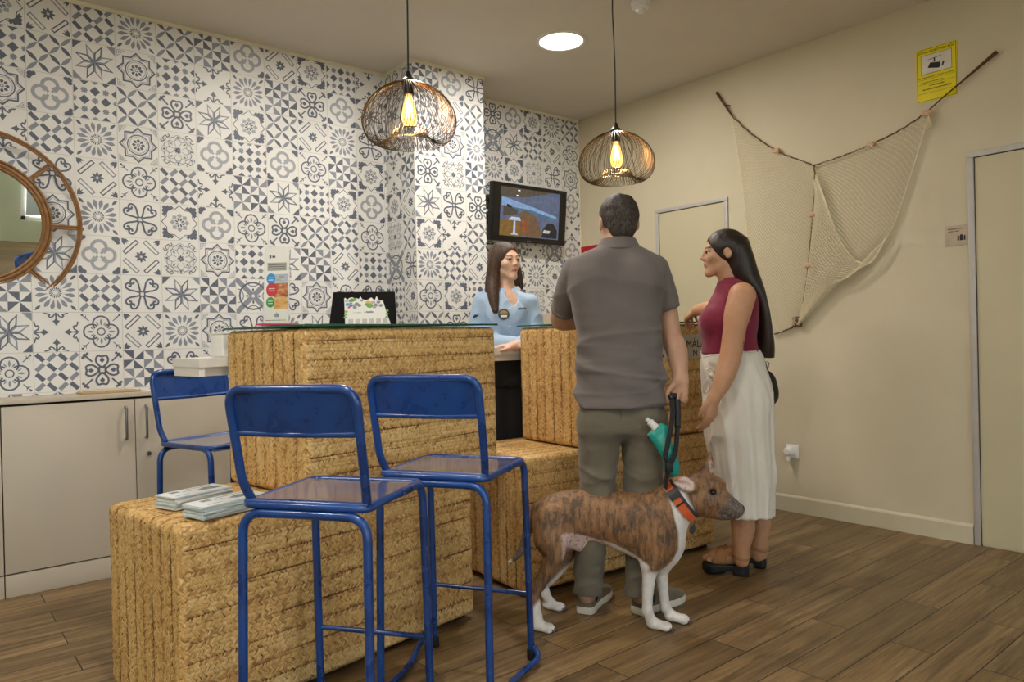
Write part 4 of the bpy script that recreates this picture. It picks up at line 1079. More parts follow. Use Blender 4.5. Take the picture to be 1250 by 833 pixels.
mb = MB(); wp(mb, rc(.006, .014, -.028, -.002), .0025, .003); wp(mb, rc(.017, .033, -.028, -.002), .0025, .003); wp(mb, rc(.036, .044, -.028, -.002), .0025, .003); wp(mb, rc(.020, .030, -.002, .004), .0025, .003); mb.build('luggage_symbol', ink, t)
print_marks('sign_text', ink, t, frame4((-.0024, .040, .036), (0, -1, 0), (0, 0, 1)), .078, .0075, 3); print_marks('sign_text', ink, t, frame4((-.0024, .040, .023), (0, -1, 0), (0, 0, 1)), .056, .0065, 4)
rp = at_x(722, 309, XR)
mb = MB(); mb.prism(rc(-.16, .16, -.06, .06), .0005, .004, R=wall_frame(0, 0).to_3x3(), c=(XR, rp[1], rp[2])); 
q = mb.build('red_sign', simple('red_sign', '#b0141c', .4), None, (XR, rp[1], rp[2])); tag(q, 'small red sign on the cream wall just left of the man\'s shoulder', 'sign')
# socket with plug-in air freshener
t = thing('wall_socket', 'white wall socket low on the right wall', 'socket', (XR, 2.447, .385))
mb = MB(); mb.box((-.005, 0, 0), (.010, .086, .086), bev=.003); mb.build('face_plate', white_pl, t)
t = thing('socket_air_freshener', 'white plug-in air freshener in the low wall socket', 'air freshener', (XR - .012, 2.462, .385))
mb = MB(); mb.lathe([(.0001, -.045), (.018, -.044), (.028, -.034), (.031, -.018), (.031, 0), (.026, .0)], n=20, R=Matrix.Rotation(PI / 2, 3, 'Y')); mb.build('housing', white_pl, t)
mb = MB(); mb.lathe([(.0001, -.055), (.013, -.055), (.014, -.050), (.014, -.030), (.010, -.022)], (-.026, .0, -.006), 16); mb.build('bottle', simple('clear_bottle_plastic', '#d9d4c2', .2), t)

# ================================================================ FISHING NET
rope_m = simple('brown_rope', '#6e4a30', .9, var=.25, nscale=90, bump=.5, bscale=220); twig_m = simple('brown_twig', '#5f3a26', .85, var=.2, nscale=50, bump=.3)
net_m = simple('ivory_net_cord', '#e2d6b8', .9, var=.06, nscale=60); cork_m = simple('cork_float', '#d0a888', .9, var=.15, nscale=80, bump=.3)
nx = lambda px, py, o=.02: at_x(px, py, XR - o)
NB = nx(994, 202, 0); NB = A_(XR, NB[1], NB[2])
t = thing('fishing_net', 'cream fishing net draped from brown ropes on the right wall', 'net', NB)
W_ = lambda L, o=.02: [nx(x, y, o) - NB for x, y in L]
topL = smooth_curve(W_([(893, 141), (918, 164), (948, 184), (972, 194), (994, 202)]), 8); topR = smooth_curve(W_([(994, 202), (1030, 190), (1064, 176), (1100, 158), (1133, 136)]), 8)
mid = smooth_curve(W_([(994, 202), (995, 230), (992, 260), (989, 300), (985, 340), (980, 372), (974, 396)]), 8)
bot = smooth_curve(W_([(945, 408), (955, 405), (965, 401), (974, 397)]), 5)
for nm, L, r_ in (('rope', topL, .0045), ('rope', topR, .0045), ('rope', mid, .005), ('rope', bot, .005)):
    mb = MB(); L = [p + A_(0, math.sin(i * 1.7) * .002, math.cos(i * 2.1) * .002) for i, p in enumerate(L)]; mb.tube(L, r_, 6); mb.build(nm, rope_m, t)
mb = MB(); mb.tube(W_([(875, 113), (884, 127), (894, 142)]), [.010, .008, .006], 8); mb.tube(W_([(885, 128), (891, 129)]), .004, 6); mb.build('twig', twig_m, t)
mb = MB(); mb.tube(W_([(1131, 137), (1152, 118), (1170, 103), (1196, 81), (1217, 63)]), [.004, .004, .005, .008, .011], 8); mb.build('twig', twig_m, t)
for (x, y) in ((948, 184), (1063, 176), (1131, 138), (992, 262), (987, 324)):
    mb = MB(); p = nx(x, y, .026) - NB; mb.box(p, (.026, .044, .030), bev=.009); mb.build('cork_float', cork_m, t)
mb = MB(); p = nx(973, 395, .024) - NB
for k in range(5): mb.tube([p + A_(0, math.sin(k * 2.2 + s) * .03, math.cos(k * 1.3 + s * 1.4) * .03 + .01) for s in np.linspace(0, 3, 7)], .005, 6)
mb.build('rope_knot', rope_m, t)
def interp(L, s):
    x = s * (len(L) - 1); i = min(int(x), len(L) - 2); f = x - i; return L[i] * (1 - f) + L[i + 1] * f
def net_panel(name, top, bottom, left, right, nu, nv, depth, r=.0016, sag=.0):
    """Coons patch between four edges, strung with diamond mesh"""
    C00, C10, C01, C11 = top[0], top[-1], bottom[0], bottom[-1]
    def S_(u, v):
        p = (1 - v) * interp(top, u) + v * interp(bottom, u) + (1 - u) * interp(left, v) + u * interp(right, v) - ((1 - u) * (1 - v) * C00 + u * (1 - v) * C10 + (1 - u) * v * C01 + u * v * C11)
        return p + A_(-depth * math.sin(PI * u) * (.4 + .6 * math.sin(PI * v)) + .004 * math.sin(9 * u + 5 * v), .004 * math.sin(23 * v + 3 * u), -sag * math.sin(PI * u) * (1 - v) + .004 * math.sin(17 * u))
    mb = MB()
    G = [[S_(i / nu, j / nv) for i in range(nu + 1)] for j in range(nv + 1)]
    def seg(a, b):
        d = b - a; L = np.linalg.norm(d)
        if L < 1e-6: return
        d /= L; u = np.cross(d, A_(1, 0, .01)); u /= np.linalg.norm(u); w = np.cross(d, u); k = len(mb.v)
        for q in (a, b):
            for an in (0, 2.1, 4.2): mb.v.append(tuple(q + (u * math.cos(an) + w * math.sin(an)) * r))
        for i in range(3): mb.f.append([k + i, k + (i + 1) % 3, k + 3 + (i + 1) % 3, k + 3 + i]); mb.m.append(0); mb.s.append(True)
    for j in range(nv):
        for i in range(nu + 1):
            if (i + j) % 2 == 0:
                if i < nu: seg(G[j][i], G[j + 1][i + 1])
                if i > 0: seg(G[j][i], G[j + 1][i - 1])
    for e in (left, right, bottom, top): 
        E = [interp(e, s) for s in np.linspace(0, 1, 30)]
        mb.tube(E, r * 1.9, 5)
    return mb.build(name, net_m, t)
leftE = smooth_curve(W_([(893, 143), (900, 185), (907, 235), (912, 290), (920, 350), (945, 408)]), 8)
net_panel('net', topL, bot, leftE, mid, 38, 100, .045)
rightE = smooth_curve(W_([(1134, 140), (1116, 200), (1098, 255), (1084, 288), (1058, 316), (1020, 350), (976, 396)]), 8)
botR = W_([(974, 396), (975, 396), (976, 396)])
net_panel('net', topR, botR, mid, rightE, 40, 96, .06)
# the inner swag that hangs in front
inE = smooth_curve(W_([(996, 214), (1008, 248), (1020, 284), (1034, 308), (1048, 320), (1064, 320), (1082, 290)], .05), 8)
net_panel('net', W_([(996, 230), (996, 232), (996, 234)], .03), smooth_curve(W_([(976, 396), (1010, 358), (1046, 328), (1083, 290)], .03), 6), smooth_curve(W_([(996, 230), (990, 300), (984, 350), (976, 396)], .03), 6), inE[:], 26, 60, .03)
mb = MB(); mb.tube(inE, .006, 6); mb.build('net_hem', net_m, t)
mb = MB()
for k in range(7): mb.tube(smooth_curve(W_([(1133, 139), (1132 + k * .8, 150), (1127 + k * 1.8, 160 - k)], .024 + .002 * k), 4), .0014, 4)
mb.build('frayed_end', net_m, t)
# ================================================================ SMOOTH BODIES: signed distance fields -> one continuous mesh

def cap(a, b, ra, rb=None):
    a, b = np.asarray(a, float), np.asarray(b, float); rb = ra if rb is None else rb; ba = b - a; L2 = ba @ ba + 1e-12
    def f(P):
        t = np.clip(((P - a) @ ba) / L2, 0, 1)
        return np.linalg.norm(P - a - t[:, None] * ba, axis=1) - (ra + (rb - ra) * t)
    return f
def chain(pts, rad, k=0.0):
    if len(pts) > 2:                                      # a smooth tapering limb
        q = smooth_curve([np.append(np.asarray(p, float), r) for p, r in zip(pts, rad)], 4)
        pts, rad = [p[:3] for p in q], [p[3] for p in q]
    fs = [cap(pts[i], pts[i + 1], rad[i], rad[i + 1]) for i in range(len(pts) - 1)]
    return U(0, *fs) if len(fs) > 1 else fs[0]
def ell(c, r, ax=None):
    c = np.asarray(c, float); r = np.asarray(r, float)
    def f(P):
        q = P - c
        if ax is not None: q = q @ ax.T
        k0 = np.linalg.norm(q / r, axis=1); k1 = np.linalg.norm(q / (r * r), axis=1) + 1e-9
        return k0 * (k0 - 1) / k1
    return f
def smin(a, b, k):
    if k <= 0: return np.minimum(a, b)
    h = np.maximum(k - np.abs(a - b), 0) / k
    return np.minimum(a, b) - h * h * k / 4
def U(k, *fs):
    def f(P):
        d = fs[0](P)
        for g in fs[1:]: d = smin(d, g(P), k)
        return d
    return f
def I(k, f1, f2): return lambda P: -smin(-f1(P), -f2(P), k)
def S(k, f1, f2): return lambda P: -smin(-f1(P), f2(P), k)
def plane(p, n):
    p, n = np.asarray(p, float), np.asarray(n, float); n = n / np.linalg.norm(n)
    return lambda P: (P - p) @ n                       # negative behind the plane
def off(f, r): return lambda P: f(P) - r
def add(f, g): return lambda P: f(P) + g(P)
def local(f, c, ax, s=1.0):
    c = np.asarray(c, float)
    return lambda P: s * f(((P - c) @ ax.T) / s)
def nz(freq, seed, n=7, aniso=(1, 1, 1)):
    r = np.random.default_rng(seed); K = r.normal(size=(n, 3)); K /= np.linalg.norm(K, axis=1)[:, None]
    K = K * freq * r.uniform(.6, 1.5, (n, 1)) * np.array(aniso); ph = r.uniform(0, 6.28, n)
    return lambda P: np.sin(P @ K.T + ph).sum(1) / n
def crease(g, p=3):
    """sharp soft-sided folds out of a smooth noise"""
    return lambda P: np.clip(1 - 3.2 * np.abs(g(P)), 0, 1) ** p
def loft(rows, X, Y, Z, pw=2.2, sub=5):
    """rows: (centre point, half width along X, half width along Y), in order along Z"""
    R0 = [(c @ Z, c @ X, c @ Y, a, b) for c, a, b in ((np.asarray(r[0], float), r[1], r[2]) for r in rows)]
    R0.sort(key=lambda q: q[0])
    R = np.array(smooth_curve(R0, sub)) if len(R0) > 2 else np.array(R0)
    z = np.maximum.accumulate(R[:, 0] + np.arange(len(R)) * 1e-9)
    def f(P):
        pz = P @ Z; q = np.clip(pz, z[0], z[-1])
        cx, cy, a, b = (np.interp(q, z, R[:, i]) for i in (1, 2, 3, 4))
        u = np.abs((P @ X - cx) / a); v = np.abs((P @ Y - cy) / b)
        d = ((u ** pw + v ** pw + 1e-12) ** (1 / pw) - 1) * np.minimum(a, b)
        e = np.maximum(z[0] - pz, pz - z[-1])
        o = np.maximum(e, 0)
        return np.where(e > 0, np.where(d > 0, np.hypot(d, o), o), np.maximum(d, e))
    return f

def surface(f, lo, hi, res, blk=8, margin=1.5):
    lo = np.asarray(lo, float); nb = np.ceil((np.asarray(hi) - lo) / (res * blk)).astype(int) + 1
    g = np.stack(np.meshgrid(*[np.arange(n) for n in nb], indexing='ij'), -1).reshape(-1, 3)
    cen = lo + (g * blk + (blk - 1) / 2) * res
    dc = f(cen)
    act = np.abs(dc) < blk * res * .9 * margin + 2 * res
    N = nb * blk
    D = np.empty(N, np.float32)
    Dv = D.reshape(nb[0], blk, nb[1], blk, nb[2], blk)
    Dv[:] = np.where(dc < 0, -1.0, 1.0).reshape(nb)[:, None, :, None, :, None]
    o = np.stack(np.meshgrid(*[np.arange(blk)] * 3, indexing='ij'), -1).reshape(-1, 3)
    ga = g[act]
    for s in range(0, len(ga), 400):
        q = ga[s:s + 400]
        idx = (q[:, None, :] * blk + o[None]).reshape(-1, 3)
        D[idx[:, 0], idx[:, 1], idx[:, 2]] = f(lo + idx * res)
    ins = D < 0
    c8 = [(i, j, k) for i in (0, 1) for j in (0, 1) for k in (0, 1)]
    sl = lambda A, c: A[c[0]:A.shape[0] - 1 + c[0], c[1]:A.shape[1] - 1 + c[1], c[2]:A.shape[2] - 1 + c[2]]
    cnt = sum(sl(ins, c).astype(np.int8) for c in c8)
    cells = np.argwhere((cnt > 0) & (cnt < 8))
    vid = -np.ones(np.array(D.shape) - 1, np.int32); vid[cells[:, 0], cells[:, 1], cells[:, 2]] = np.arange(len(cells))
    val = {c: D[cells[:, 0] + c[0], cells[:, 1] + c[1], cells[:, 2] + c[2]] for c in c8}
    acc = np.zeros((len(cells), 3)); num = np.zeros(len(cells))
    for a in c8:
        for ax in range(3):
            if a[ax] == 0:
                b = list(a); b[ax] = 1; b = tuple(b); va, vb = val[a], val[b]
                m = (va < 0) != (vb < 0); t = np.where(m, va / np.where(m, va - vb, 1), 0)
                p = np.zeros((len(cells), 3)); p += np.array(a); p[:, ax] = t
                acc += np.where(m[:, None], p, 0); num += m
    V = lo + (cells + acc / num[:, None]) * res
    F = []
    for ax in range(3):
        u, w = (ax + 1) % 3, (ax + 2) % 3
        s0 = [slice(None)] * 3; s1 = [slice(None)] * 3; s0[ax] = slice(0, -1); s1[ax] = slice(1, None)
        e = np.argwhere(ins[tuple(s0)] != ins[tuple(s1)])
        e = e[(e[:, u] > 0) & (e[:, w] > 0) & (e[:, u] < D.shape[u] - 1) & (e[:, w] < D.shape[w] - 1)]
        if not len(e): continue
        fl = ins[e[:, 0], e[:, 1], e[:, 2]]
        def cell(du, dw):
            q = e.copy(); q[:, u] += du; q[:, w] += dw; return vid[q[:, 0], q[:, 1], q[:, 2]]
        Q = np.stack([cell(-1, -1), cell(0, -1), cell(0, 0), cell(-1, 0)], 1)
        Q[~fl] = Q[~fl][:, ::-1]
        F.append(Q)
    F = np.concatenate(F); F = F[(F >= 0).all(1)]
    return V, F

def body_obj(name, f, box, res, mats, parent, base, color=None, extra=None, margin=1.5, mat_fn=None, smooth_it=1):
    box = (np.minimum(box[0], box[1]), np.maximum(box[0], box[1]))
    V, F = surface(f, box[0], box[1], res, margin=margin)
    nv = len(V)
    for _ in range(smooth_it):                            # light fairing
        acc = np.zeros_like(V); num = np.zeros(nv)
        for i in range(4):
            for j in (1, 3):
                np.add.at(acc, F[:, i], V[F[:, (i + j) % 4]]); np.add.at(num, F[:, i], 1)
        V = .5 * V + .5 * acc / np.maximum(num, 1)[:, None]
    faces = F.tolist(); mi = [0] * len(faces); VV = V - np.asarray(base)
    allV = VV.tolist()
    if mat_fn is not None: mi = [int(x) for x in mat_fn(V[F].mean(1))]
    if extra is not None:
        for k, p in enumerate(extra.v): allV.append((p[0] - base[0], p[1] - base[1], p[2] - base[2]))
        for fc, m in zip(extra.f, extra.m): faces.append([i + nv for i in fc]); mi.append(m)
    me = bpy.data.meshes.new(name); me.from_pydata(allV, [], faces)
    for m in (mats if isinstance(mats, (list, tuple)) else [mats]): me.materials.append(m)
    me.polygons.foreach_set('material_index', mi); me.polygons.foreach_set('use_smooth', [True] * len(faces))
    if color is not None:
        ca = me.color_attributes.new('tint', 'FLOAT_COLOR', 'POINT'); arr = np.ones((len(allV), 4), 'f'); arr[:nv, :3] = color(V); ca.data.foreach_set('color', arr.ravel())
    me.update()
    return link_mesh(name, me, parent)

def tint_mat(name, rough=.5, nscale=35, var=.10, bump=.08, bscale=220, **kw):
    t = NT(name); vc = t.n('ShaderNodeVertexColor', layer_name='tint'); v = t.coords('Object')
    n = t.noise(v, nscale, 4, .6)
    c = t.mix(1.0, vc.outputs[0], t.ramp(n, (.3, 1 - var), (.7, 1.0)), 'MULTIPLY')
    t.set(Base_Color=c, Roughness=rough, **kw)
    if bump: t.bump(t.noise(v, bscale, 2), bump, .002)
    return t.m
def cloth(name, color, rough=.85, var=.10, weave=900, wr=.25, wscale=14, stretch=(1, 1, 1)):
    t = NT(name); v = t.coords('Object', stretch); c = lin(color)
    n = t.noise(v, wscale, 5, .6); w = t.noise(t.coords('Object'), weave, 2)
    lo = tuple(x * (1 - var) for x in c); hi = tuple(min(1, x * (1 + var)) for x in c)
    t.set(Base_Color=t.ramp(n, (.3, lo), (.7, hi)), Roughness=rough, Sheen_Weight=.15)
    b = t.bump(n, wr, .012); t.bump(w, .12, .001, b)
    return t.m
def hair_mat(name, dark, light, freq=(160, 160, 6), rough=.42, streak=(.35, .7)):
    t = NT(name); v = t.coords('Object', freq); n = t.noise(v, 1.0, 3, .65)
    t.set(Base_Color=t.ramp(n, (streak[0], lin(dark)), (streak[1], lin(light))), Roughness=rough, Specular_IOR_Level=.45)
    t.bump(n, .55, .004); return t.m

# ---- head, in its own frame: x sideways, y forward, z up, origin between the ears at eye height, height .225
EARX = .075
def head_field(jaw=1.0, nose=1.0, male=0):
    fs = U(.022, ell((0, -.016, .030), (.0745, .094, .085)), ell((0, .028, -.030), (.058 * jaw, .060, .076)),
           cap((-.042 * jaw, .005, -.050), (-.012 * jaw, .064, -.092), .018 * jaw, .016), cap((.042 * jaw, .005, -.050), (.012 * jaw, .064, -.092), .018 * jaw, .016), ell((0, .069, -.093), (.018, .017, .016)))
    fs = U(.022, fs, ell((.040, .056, -.020), (.022, .024, .020)), ell((-.040, .056, -.020), (.022, .024, .020)), cap((-.036, .074, .024), (.036, .074, .024), .0085 + .0045 * male))
    fs = S(.016, fs, U(.004, ell((.031, .097, .006), (.017, .016, .012)), ell((-.031, .097, .006), (.017, .016, .012))))
    fs = U(.010, fs, cap((0, .083, .018), (0, .083 + .020 * nose, -.020), .0056, .0088 * nose), ell((.0098, .093, -.0255), (.007, .009, .006)), ell((-.0098, .093, -.0255), (.007, .009, .006)))
    fs = U(.006, fs, cap((-.018, .080, -.0545), (-.005, .0885, -.0510), .0040, .0050), cap((.018, .080, -.0545), (.005, .0885, -.0510), .0040, .0050), cap((-.011, .083, -.0605), (.011, .083, -.0605), .0062))
    fs = S(.003, fs, cap((-.019, .0885, -.0555), (.019, .0885, -.0555), .0012))
    # eyelids
    for sx in (-1, 1):
        fs = U(.003, fs, cap((sx * .020, .081, .0105), (sx * .031, .0855, .0130), .0042), cap((sx * .031, .0855, .0130), (sx * .043, .076, .009), .0042), cap((sx * .023, .081, -.0025), (sx * .040, .077, -.001), .0035))
        ear = S(.004, ell((sx * .079, -.012, -.002), (.009, .019, .031)), ell((sx * .088, -.008, .002), (.006, .010, .018)))
        fs = U(.008, fs, ear)
    return fs
def head_tint(skin, lip, brow, browz=.0265):
    sk, lp, br = (np.array(lin(c)) for c in (skin, lip, brow))
    def f(q):                                             # q in head space
        m = lambda x: np.clip(x, 0, 1)[:, None]
        ax = np.abs(q[:, 0]); front = q[:, 1] > .05
        lips = m(np.minimum(3 * (1 - np.abs(q[:, 2] + .0565) / .0095), 4 * (1 - ax / .021))) * front[:, None]
        bz = browz + .004 - ((ax - .034) / .02) ** 2 * .005
        brw = m(np.minimum(3 * (1 - np.abs(q[:, 2] - bz) / .0048), 5 * (1 - np.abs(ax - .032) / .019))) * front[:, None]
        cheek = np.exp(-((ax - .042) ** 2 + (q[:, 2] + .028) ** 2) / .0005)[:, None] * front[:, None] * .22
        c = sk * (1 - cheek) + np.array([sk[0] * 1.02, sk[1] * .80, sk[2] * .78]) * cheek
        c = c * (1 - lips) + lp * lips
        lid = m(np.minimum(3 * (1 - np.abs(q[:, 2] - .0110 + ((ax - .031) / .016) ** 2 * .004) / .0034), 5 * (1 - np.abs(ax - .032) / .016))) * front[:, None]
        c = c * (1 - .8 * lid) + br * .6 * .8 * lid
        return c * (1 - .85 * brw) + br * .85 * brw
    return f
def axes(F, Z=(0, 0, 1)):
    F = np.asarray(F, float); F = F / np.linalg.norm(F); Z = np.asarray(Z, float); X = np.cross(F, Z); X /= np.linalg.norm(X); Z = np.cross(X, F)
    return np.stack([X, F, Z])
def eyes(mb, c, ax, s, look=(0, 0)):
    for sx in (-1, 1):
        e = np.array((sx * .031, .0700, .0060)); r = .0128
        ctr = c + s * (e @ ax)
        mb.ball(ctr, r * s, 16, 10, 1)
        g = np.array((look[0], 1.0, look[1])); g /= np.linalg.norm(g)
        i0 = len(mb.v); p = c + s * ((e + g * (r - .0019)) @ ax)
        mb.ball(p, .0076 * s, 12, 8, 2)
def hand_field(curl=(20, 25, 15), spread=0.0, thumb=((.040, .048, -.012), (.052, .078, -.018), (.054, .100, -.024)), curls=None):
    base = [(.030, .088, 0), (.010, .093, .002), (-.010, .089, .001), (-.029, .080, -.003)]
    ln = [(.040, .025, .020), (.044, .029, .021), (.041, .027, .021), (.032, .020, .018)]
    rad = [.0092, .0096, .0090, .0080]
    palm = U(.016, *[cap((b[0] * .45, .006, 0), b, .0145, .0115) for b in base])
    f = palm
    for i, (b, l, r) in enumerate(zip(base, ln, rad)):
        cu = (curls[i] if curls else curl); a = 0.0; p = np.array(b); pts = [p]; sp = spread * (1.5 - i)
        for j in range(3):
            a += math.radians(cu[j]); p = p + l[j] * np.array((sp * math.cos(a), math.cos(a), -math.sin(a))); pts.append(p)
        f = U(.004, f, chain(pts, [r, r * .95, r * .86, r * .72], .002))
    th = chain([(.012, .016, -.006)] + [tuple(t) for t in thumb], [.016, .0125, .0105, .0082], .006)
    return U(.010, f, th)
def hframe(ydir, zback):
    y = np.asarray(ydir, float); y = y / np.linalg.norm(y); z = np.asarray(zback, float); z = z - y * (z @ y); z /= np.linalg.norm(z)
    return y, z
def hand(wrist, ydir, zback, right, s=1.0, **kw):
    """a right hand has its thumb on +x when fingers are +y and the back is +z -> mirrored for a left one"""
    y, z = hframe(ydir, zback); x = np.cross(y, z)       # fingers up, back towards viewer: x points right
    x = -x if right else x
    return local(hand_field(**kw), wrist, np.stack([x, y, z]), s)
ZV = A_(0, 0, 1)
def prow(y, xl, xr, d, b):
    c = at((xl + xr) / 2, y, d); return (c, (xr - xl) / 2 * d / FPX, b)
def shoe(parent, base, heel, toe, up_m, sole_m, L=.285, w=.048, low=True, laces=None):
    """heel, toe: ground points (toe gives the direction)"""
    h = np.array([heel[0], heel[1], 0.]); dv = np.array([toe[0] - heel[0], toe[1] - heel[1], 0.]); dv /= np.linalg.norm(dv)
    sd = np.cross(dv, ZV); ax = np.stack([sd, dv, ZV])
    r = lambda y, a, zz: (A_(0, y, zz), a, 0)
    outline = [(.0, .030), (.02, .038), (.07, .036), (.13, .036), (.19, .048), (.235, .046), (.27, .032), (.287, .010)]
    k = L / .287
    def plan(P, grow):
        yy = np.clip(P[:, 1] / k, 0, .287); a = np.interp(yy, [o[0] for o in outline], [o[1] for o in outline]) * k * w / .048 + grow
        e = np.maximum(-P[:, 1], P[:, 1] - L)
        return np.maximum(np.abs(P[:, 0]) - a, e - grow)
    sole = lambda P: -smin(-plan(P, .003), -(np.abs(P[:, 2] - .017) - .017), .008)
    o = body_obj('shoe', local(U(.015, I(.02, lambda P: plan(P, 0), lambda P: P[:, 2] - np.interp(P[:, 1], [0, .03, .09, .14, .22, L], [.095, .085, .080, .082, .060, .040])), ), h, ax), (h - .12 + dv * .1 - .1, h + .12 + dv * .1 + A_(.1, .1, .1)), .006, up_m, parent, base)
    body_obj('sole', local(sole, h, ax), (h - .12 + dv * .1 - .1, h + .12 + dv * .1 + A_(.1, .1, .1)), .006, sole_m, o, base)
    return o, ax, h
# ================================================================ MAN, seen from behind, leaning on the counter
skin_m = tint_mat('skin', .48, 40, .12, .10, 260, Specular_IOR_Level=.35)
eyew = simple('eye_white', '#e9e5df', .2, var=.02); iris = simple('dark_iris', '#2a1a12', .12, var=.2)
bm_ = at_z(748, 748, 0); MBASE = A_(bm_[0], bm_[1], 0)
man = thing('person', 'man in a grey polo shirt and olive trousers seen from behind, holding the dog leash', 'person', MBASE)
hc = at(754.5, 273, 3.06); hax = axes(FH * .97 - RH * .12, (0.0, 0, 1)); hs = .99
hf = local(head_field(1.06, 1.1, 1), hc, hax, hs)
neck = chain([at(755, 276, 3.06), at(754, 300, 3.03), at(755, 322, 3.02)], [.055, .058, .066])
def Mrow(y, xl, xr, b, d=3.0): return prow(y, xl, xr, d, b)
torso_rows = [Mrow(303, 728, 781, .070, 3.02), Mrow(309, 715, 792, .082, 3.02), Mrow(316, 703, 801, .092, 3.02), Mrow(326, 697, 806, .104, 3.02), Mrow(345, 697, 808, .117, 3.01), Mrow(375, 699, 806, .122), Mrow(400, 703, 805, .120), Mrow(430, 705, 808, .118),
              Mrow(460, 706, 811, .124), Mrow(480, 705.5, 812.5, .134), Mrow(499, 705, 813.5, .142)]
torso = loft(torso_rows, RH, FH, ZV, 2.35)
rs, re_, rw = at(798, 331, 3.02), at(819, 410, 3.05), at(831, 464, 2.97)
ls, le, lw = at(704, 333, 3.02), at(684, 391, 3.25), at(728, 393, 3.47)
armR = chain([rs, at(812, 372, 3.04), re_, at(826, 428, 3.03), rw], [.056, .046, .043, .0445, .0285], .02)
armL = chain([ls, at(690, 372, 3.16), le, at(702, 391.5, 3.34), lw], [.056, .050, .043, .043, .029], .02)
handR = hand(at(831.5, 463, 2.97), at(826, 505, 2.95) - at(832, 462, 2.97), FH * .9 + RH * .45, True, 1.02, curls=((62, 75, 40), (66, 78, 40), (68, 78, 40), (66, 76, 40)), thumb=((.036, .046, -.022), (.036, .072, -.040), (.024, .088, -.050)))
handL = hand(lw, FH * .8 + RH * .6, ZV, False, 1.0, curl=(8, 12, 8))
shoeL = (at_z(713, 751, 0), at_z(741, 722, 0)); shoeR = (at_z(777, 751, 0), at_z(828, 733, 0))
ankL, ankR = [h_ + (t_ - h_) / np.linalg.norm(t_ - h_) * .060 + ZV * .065 for h_, t_ in (shoeL, shoeR)]
inner = loft([(c, a * .86, min(b * .86, .098)) for c, a, b in torso_rows], RH, FH, ZV, 2.3)
legs_in = U(.02, chain([at(735, 500, 3.0), at(731, 590, 2.99), at(717, 715, 3.0), ankL], [.08, .06, .037, .035]), chain([at(784, 500, 3.0), at(784, 590, 2.99), at(780, 715, 2.98), ankR], [.08, .06, .037, .035]))
body = U(.02, hf, neck, inner, armR, armL, handR, handL, legs_in)
htint = head_tint('#cb9f85', '#a5604e', '#3a2c24')
SKM = np.array(lin('#c49a80')); SKR = np.array(lin('#c48a72'))
def man_col(V):
    q = ((V - hc) @ hax.T) / hs; c = np.tile(SKM, (len(V), 1)); hm = (np.linalg.norm(q, axis=1) < .15) & (q[:, 2] > -.12)
    c[hm] = htint(q[hm])
    e = np.clip(1 - np.linalg.norm(V - re_, axis=1) / .07, 0, 1)[:, None]; h = np.clip(1 - np.linalg.norm(V - at(828, 492, 2.96), axis=1) / .10, 0, 1)[:, None]
    return c + (SKR - c) * np.maximum(e, h) * .6
ex = MB(); eyes(ex, hc, hax, hs)
lo = np.minimum.reduce([hc, lw, rw, MBASE]) - .32; hi = np.maximum.reduce([hc, lw, rw, MBASE]) + .32; lo[2] = -.01; hi[2] = hc[2] + .16
body_obj('body', body, (lo, hi), .0055, [skin_m, eyew, iris], man, MBASE, man_col, ex)
# hair: short, dark with grey, thinner at the neck
cranium = local(ell((0, -.020, .034), (.0815, .100, .0885)), hc, hax, hs)
nape = local(U(.02, ell((0, -.070, -.035), (.052, .036, .045))), hc, hax, hs)
facecut = local(U(.02, ell((0, .085, -.015), (.075, .055, .070)), ell((.086, -.010, -.004), (.022, .019, .028)), ell((-.086, -.010, -.004), (.022, .019, .028)), ell((.055, .03, -.085), (.05, .07, .05)), ell((-.055, .03, -.085), (.05, .07, .05))), hc, hax, hs)
hairf = S(.012, U(.035, cranium, nape), facecut)
tuft = nz(110, 4, 9); tuft2 = nz(220, 5, 9)
hairf = add(hairf, lambda P: .0040 * tuft(P) + .0022 * tuft2(P))
gh = hair_mat('dark_greying_hair', '#1c1511', '#5d5148', (150, 150, 70), .6, (.36, .80))
body_obj('hair', hairf, (hc - .17, hc + .17), .0035, gh, man, MBASE, smooth_it=0)
# polo shirt
polo_m = cloth('grey_polo_cotton', '#6a625f', .9, .07, 1100, .10, 9)
wr = nz(17, 21, 9, (1, 1, 1.5)); wr2 = nz(34, 22, 9, (1, 1, 2.2))
sleeveR = chain([rs, at(807, 352, 3.03), at(815.5, 384, 3.04)], [.064, .058, .0515], .02)
sleeveL = chain([ls, at(695, 354, 3.10), at(686.5, 386, 3.21)], [.064, .060, .056], .02)
dR = at(815.5, 384, 3.04) - at(807, 352, 3.03); dL = at(686.5, 386, 3.21) - at(697, 352, 3.09)
sleeveR = I(.004, sleeveR, plane(at(815.2, 377.5, 3.04), dR)); sleeveL = I(.004, sleeveL, plane(at(687.5, 378, 3.19), dL))
shirt = U(.07, loft(torso_rows, RH, FH, ZV, 2.35), ell(at(726, 338, 2.955), (.07, .075, .09)), ell(at(782, 338, 2.955), (.07, .075, .09)))
tor_ = shirt; slv_ = U(.0, sleeveR, sleeveL)
shirt = U(.030, tor_, slv_)
shirt = add(shirt, lambda P: .0030 * np.exp(-((tor_(P) - slv_(P)) / .007) ** 2))
crA = crease(nz(11, 91, 6, (.7, .7, 1.7))); crB = crease(nz(21, 92, 6, (.6, .6, 1.8)))
wr5 = nz(26, 25, 8, (.5, .5, 1.6))
low = lambda P: np.clip((1.22 - P[:, 2]) / .30, 0, 1)
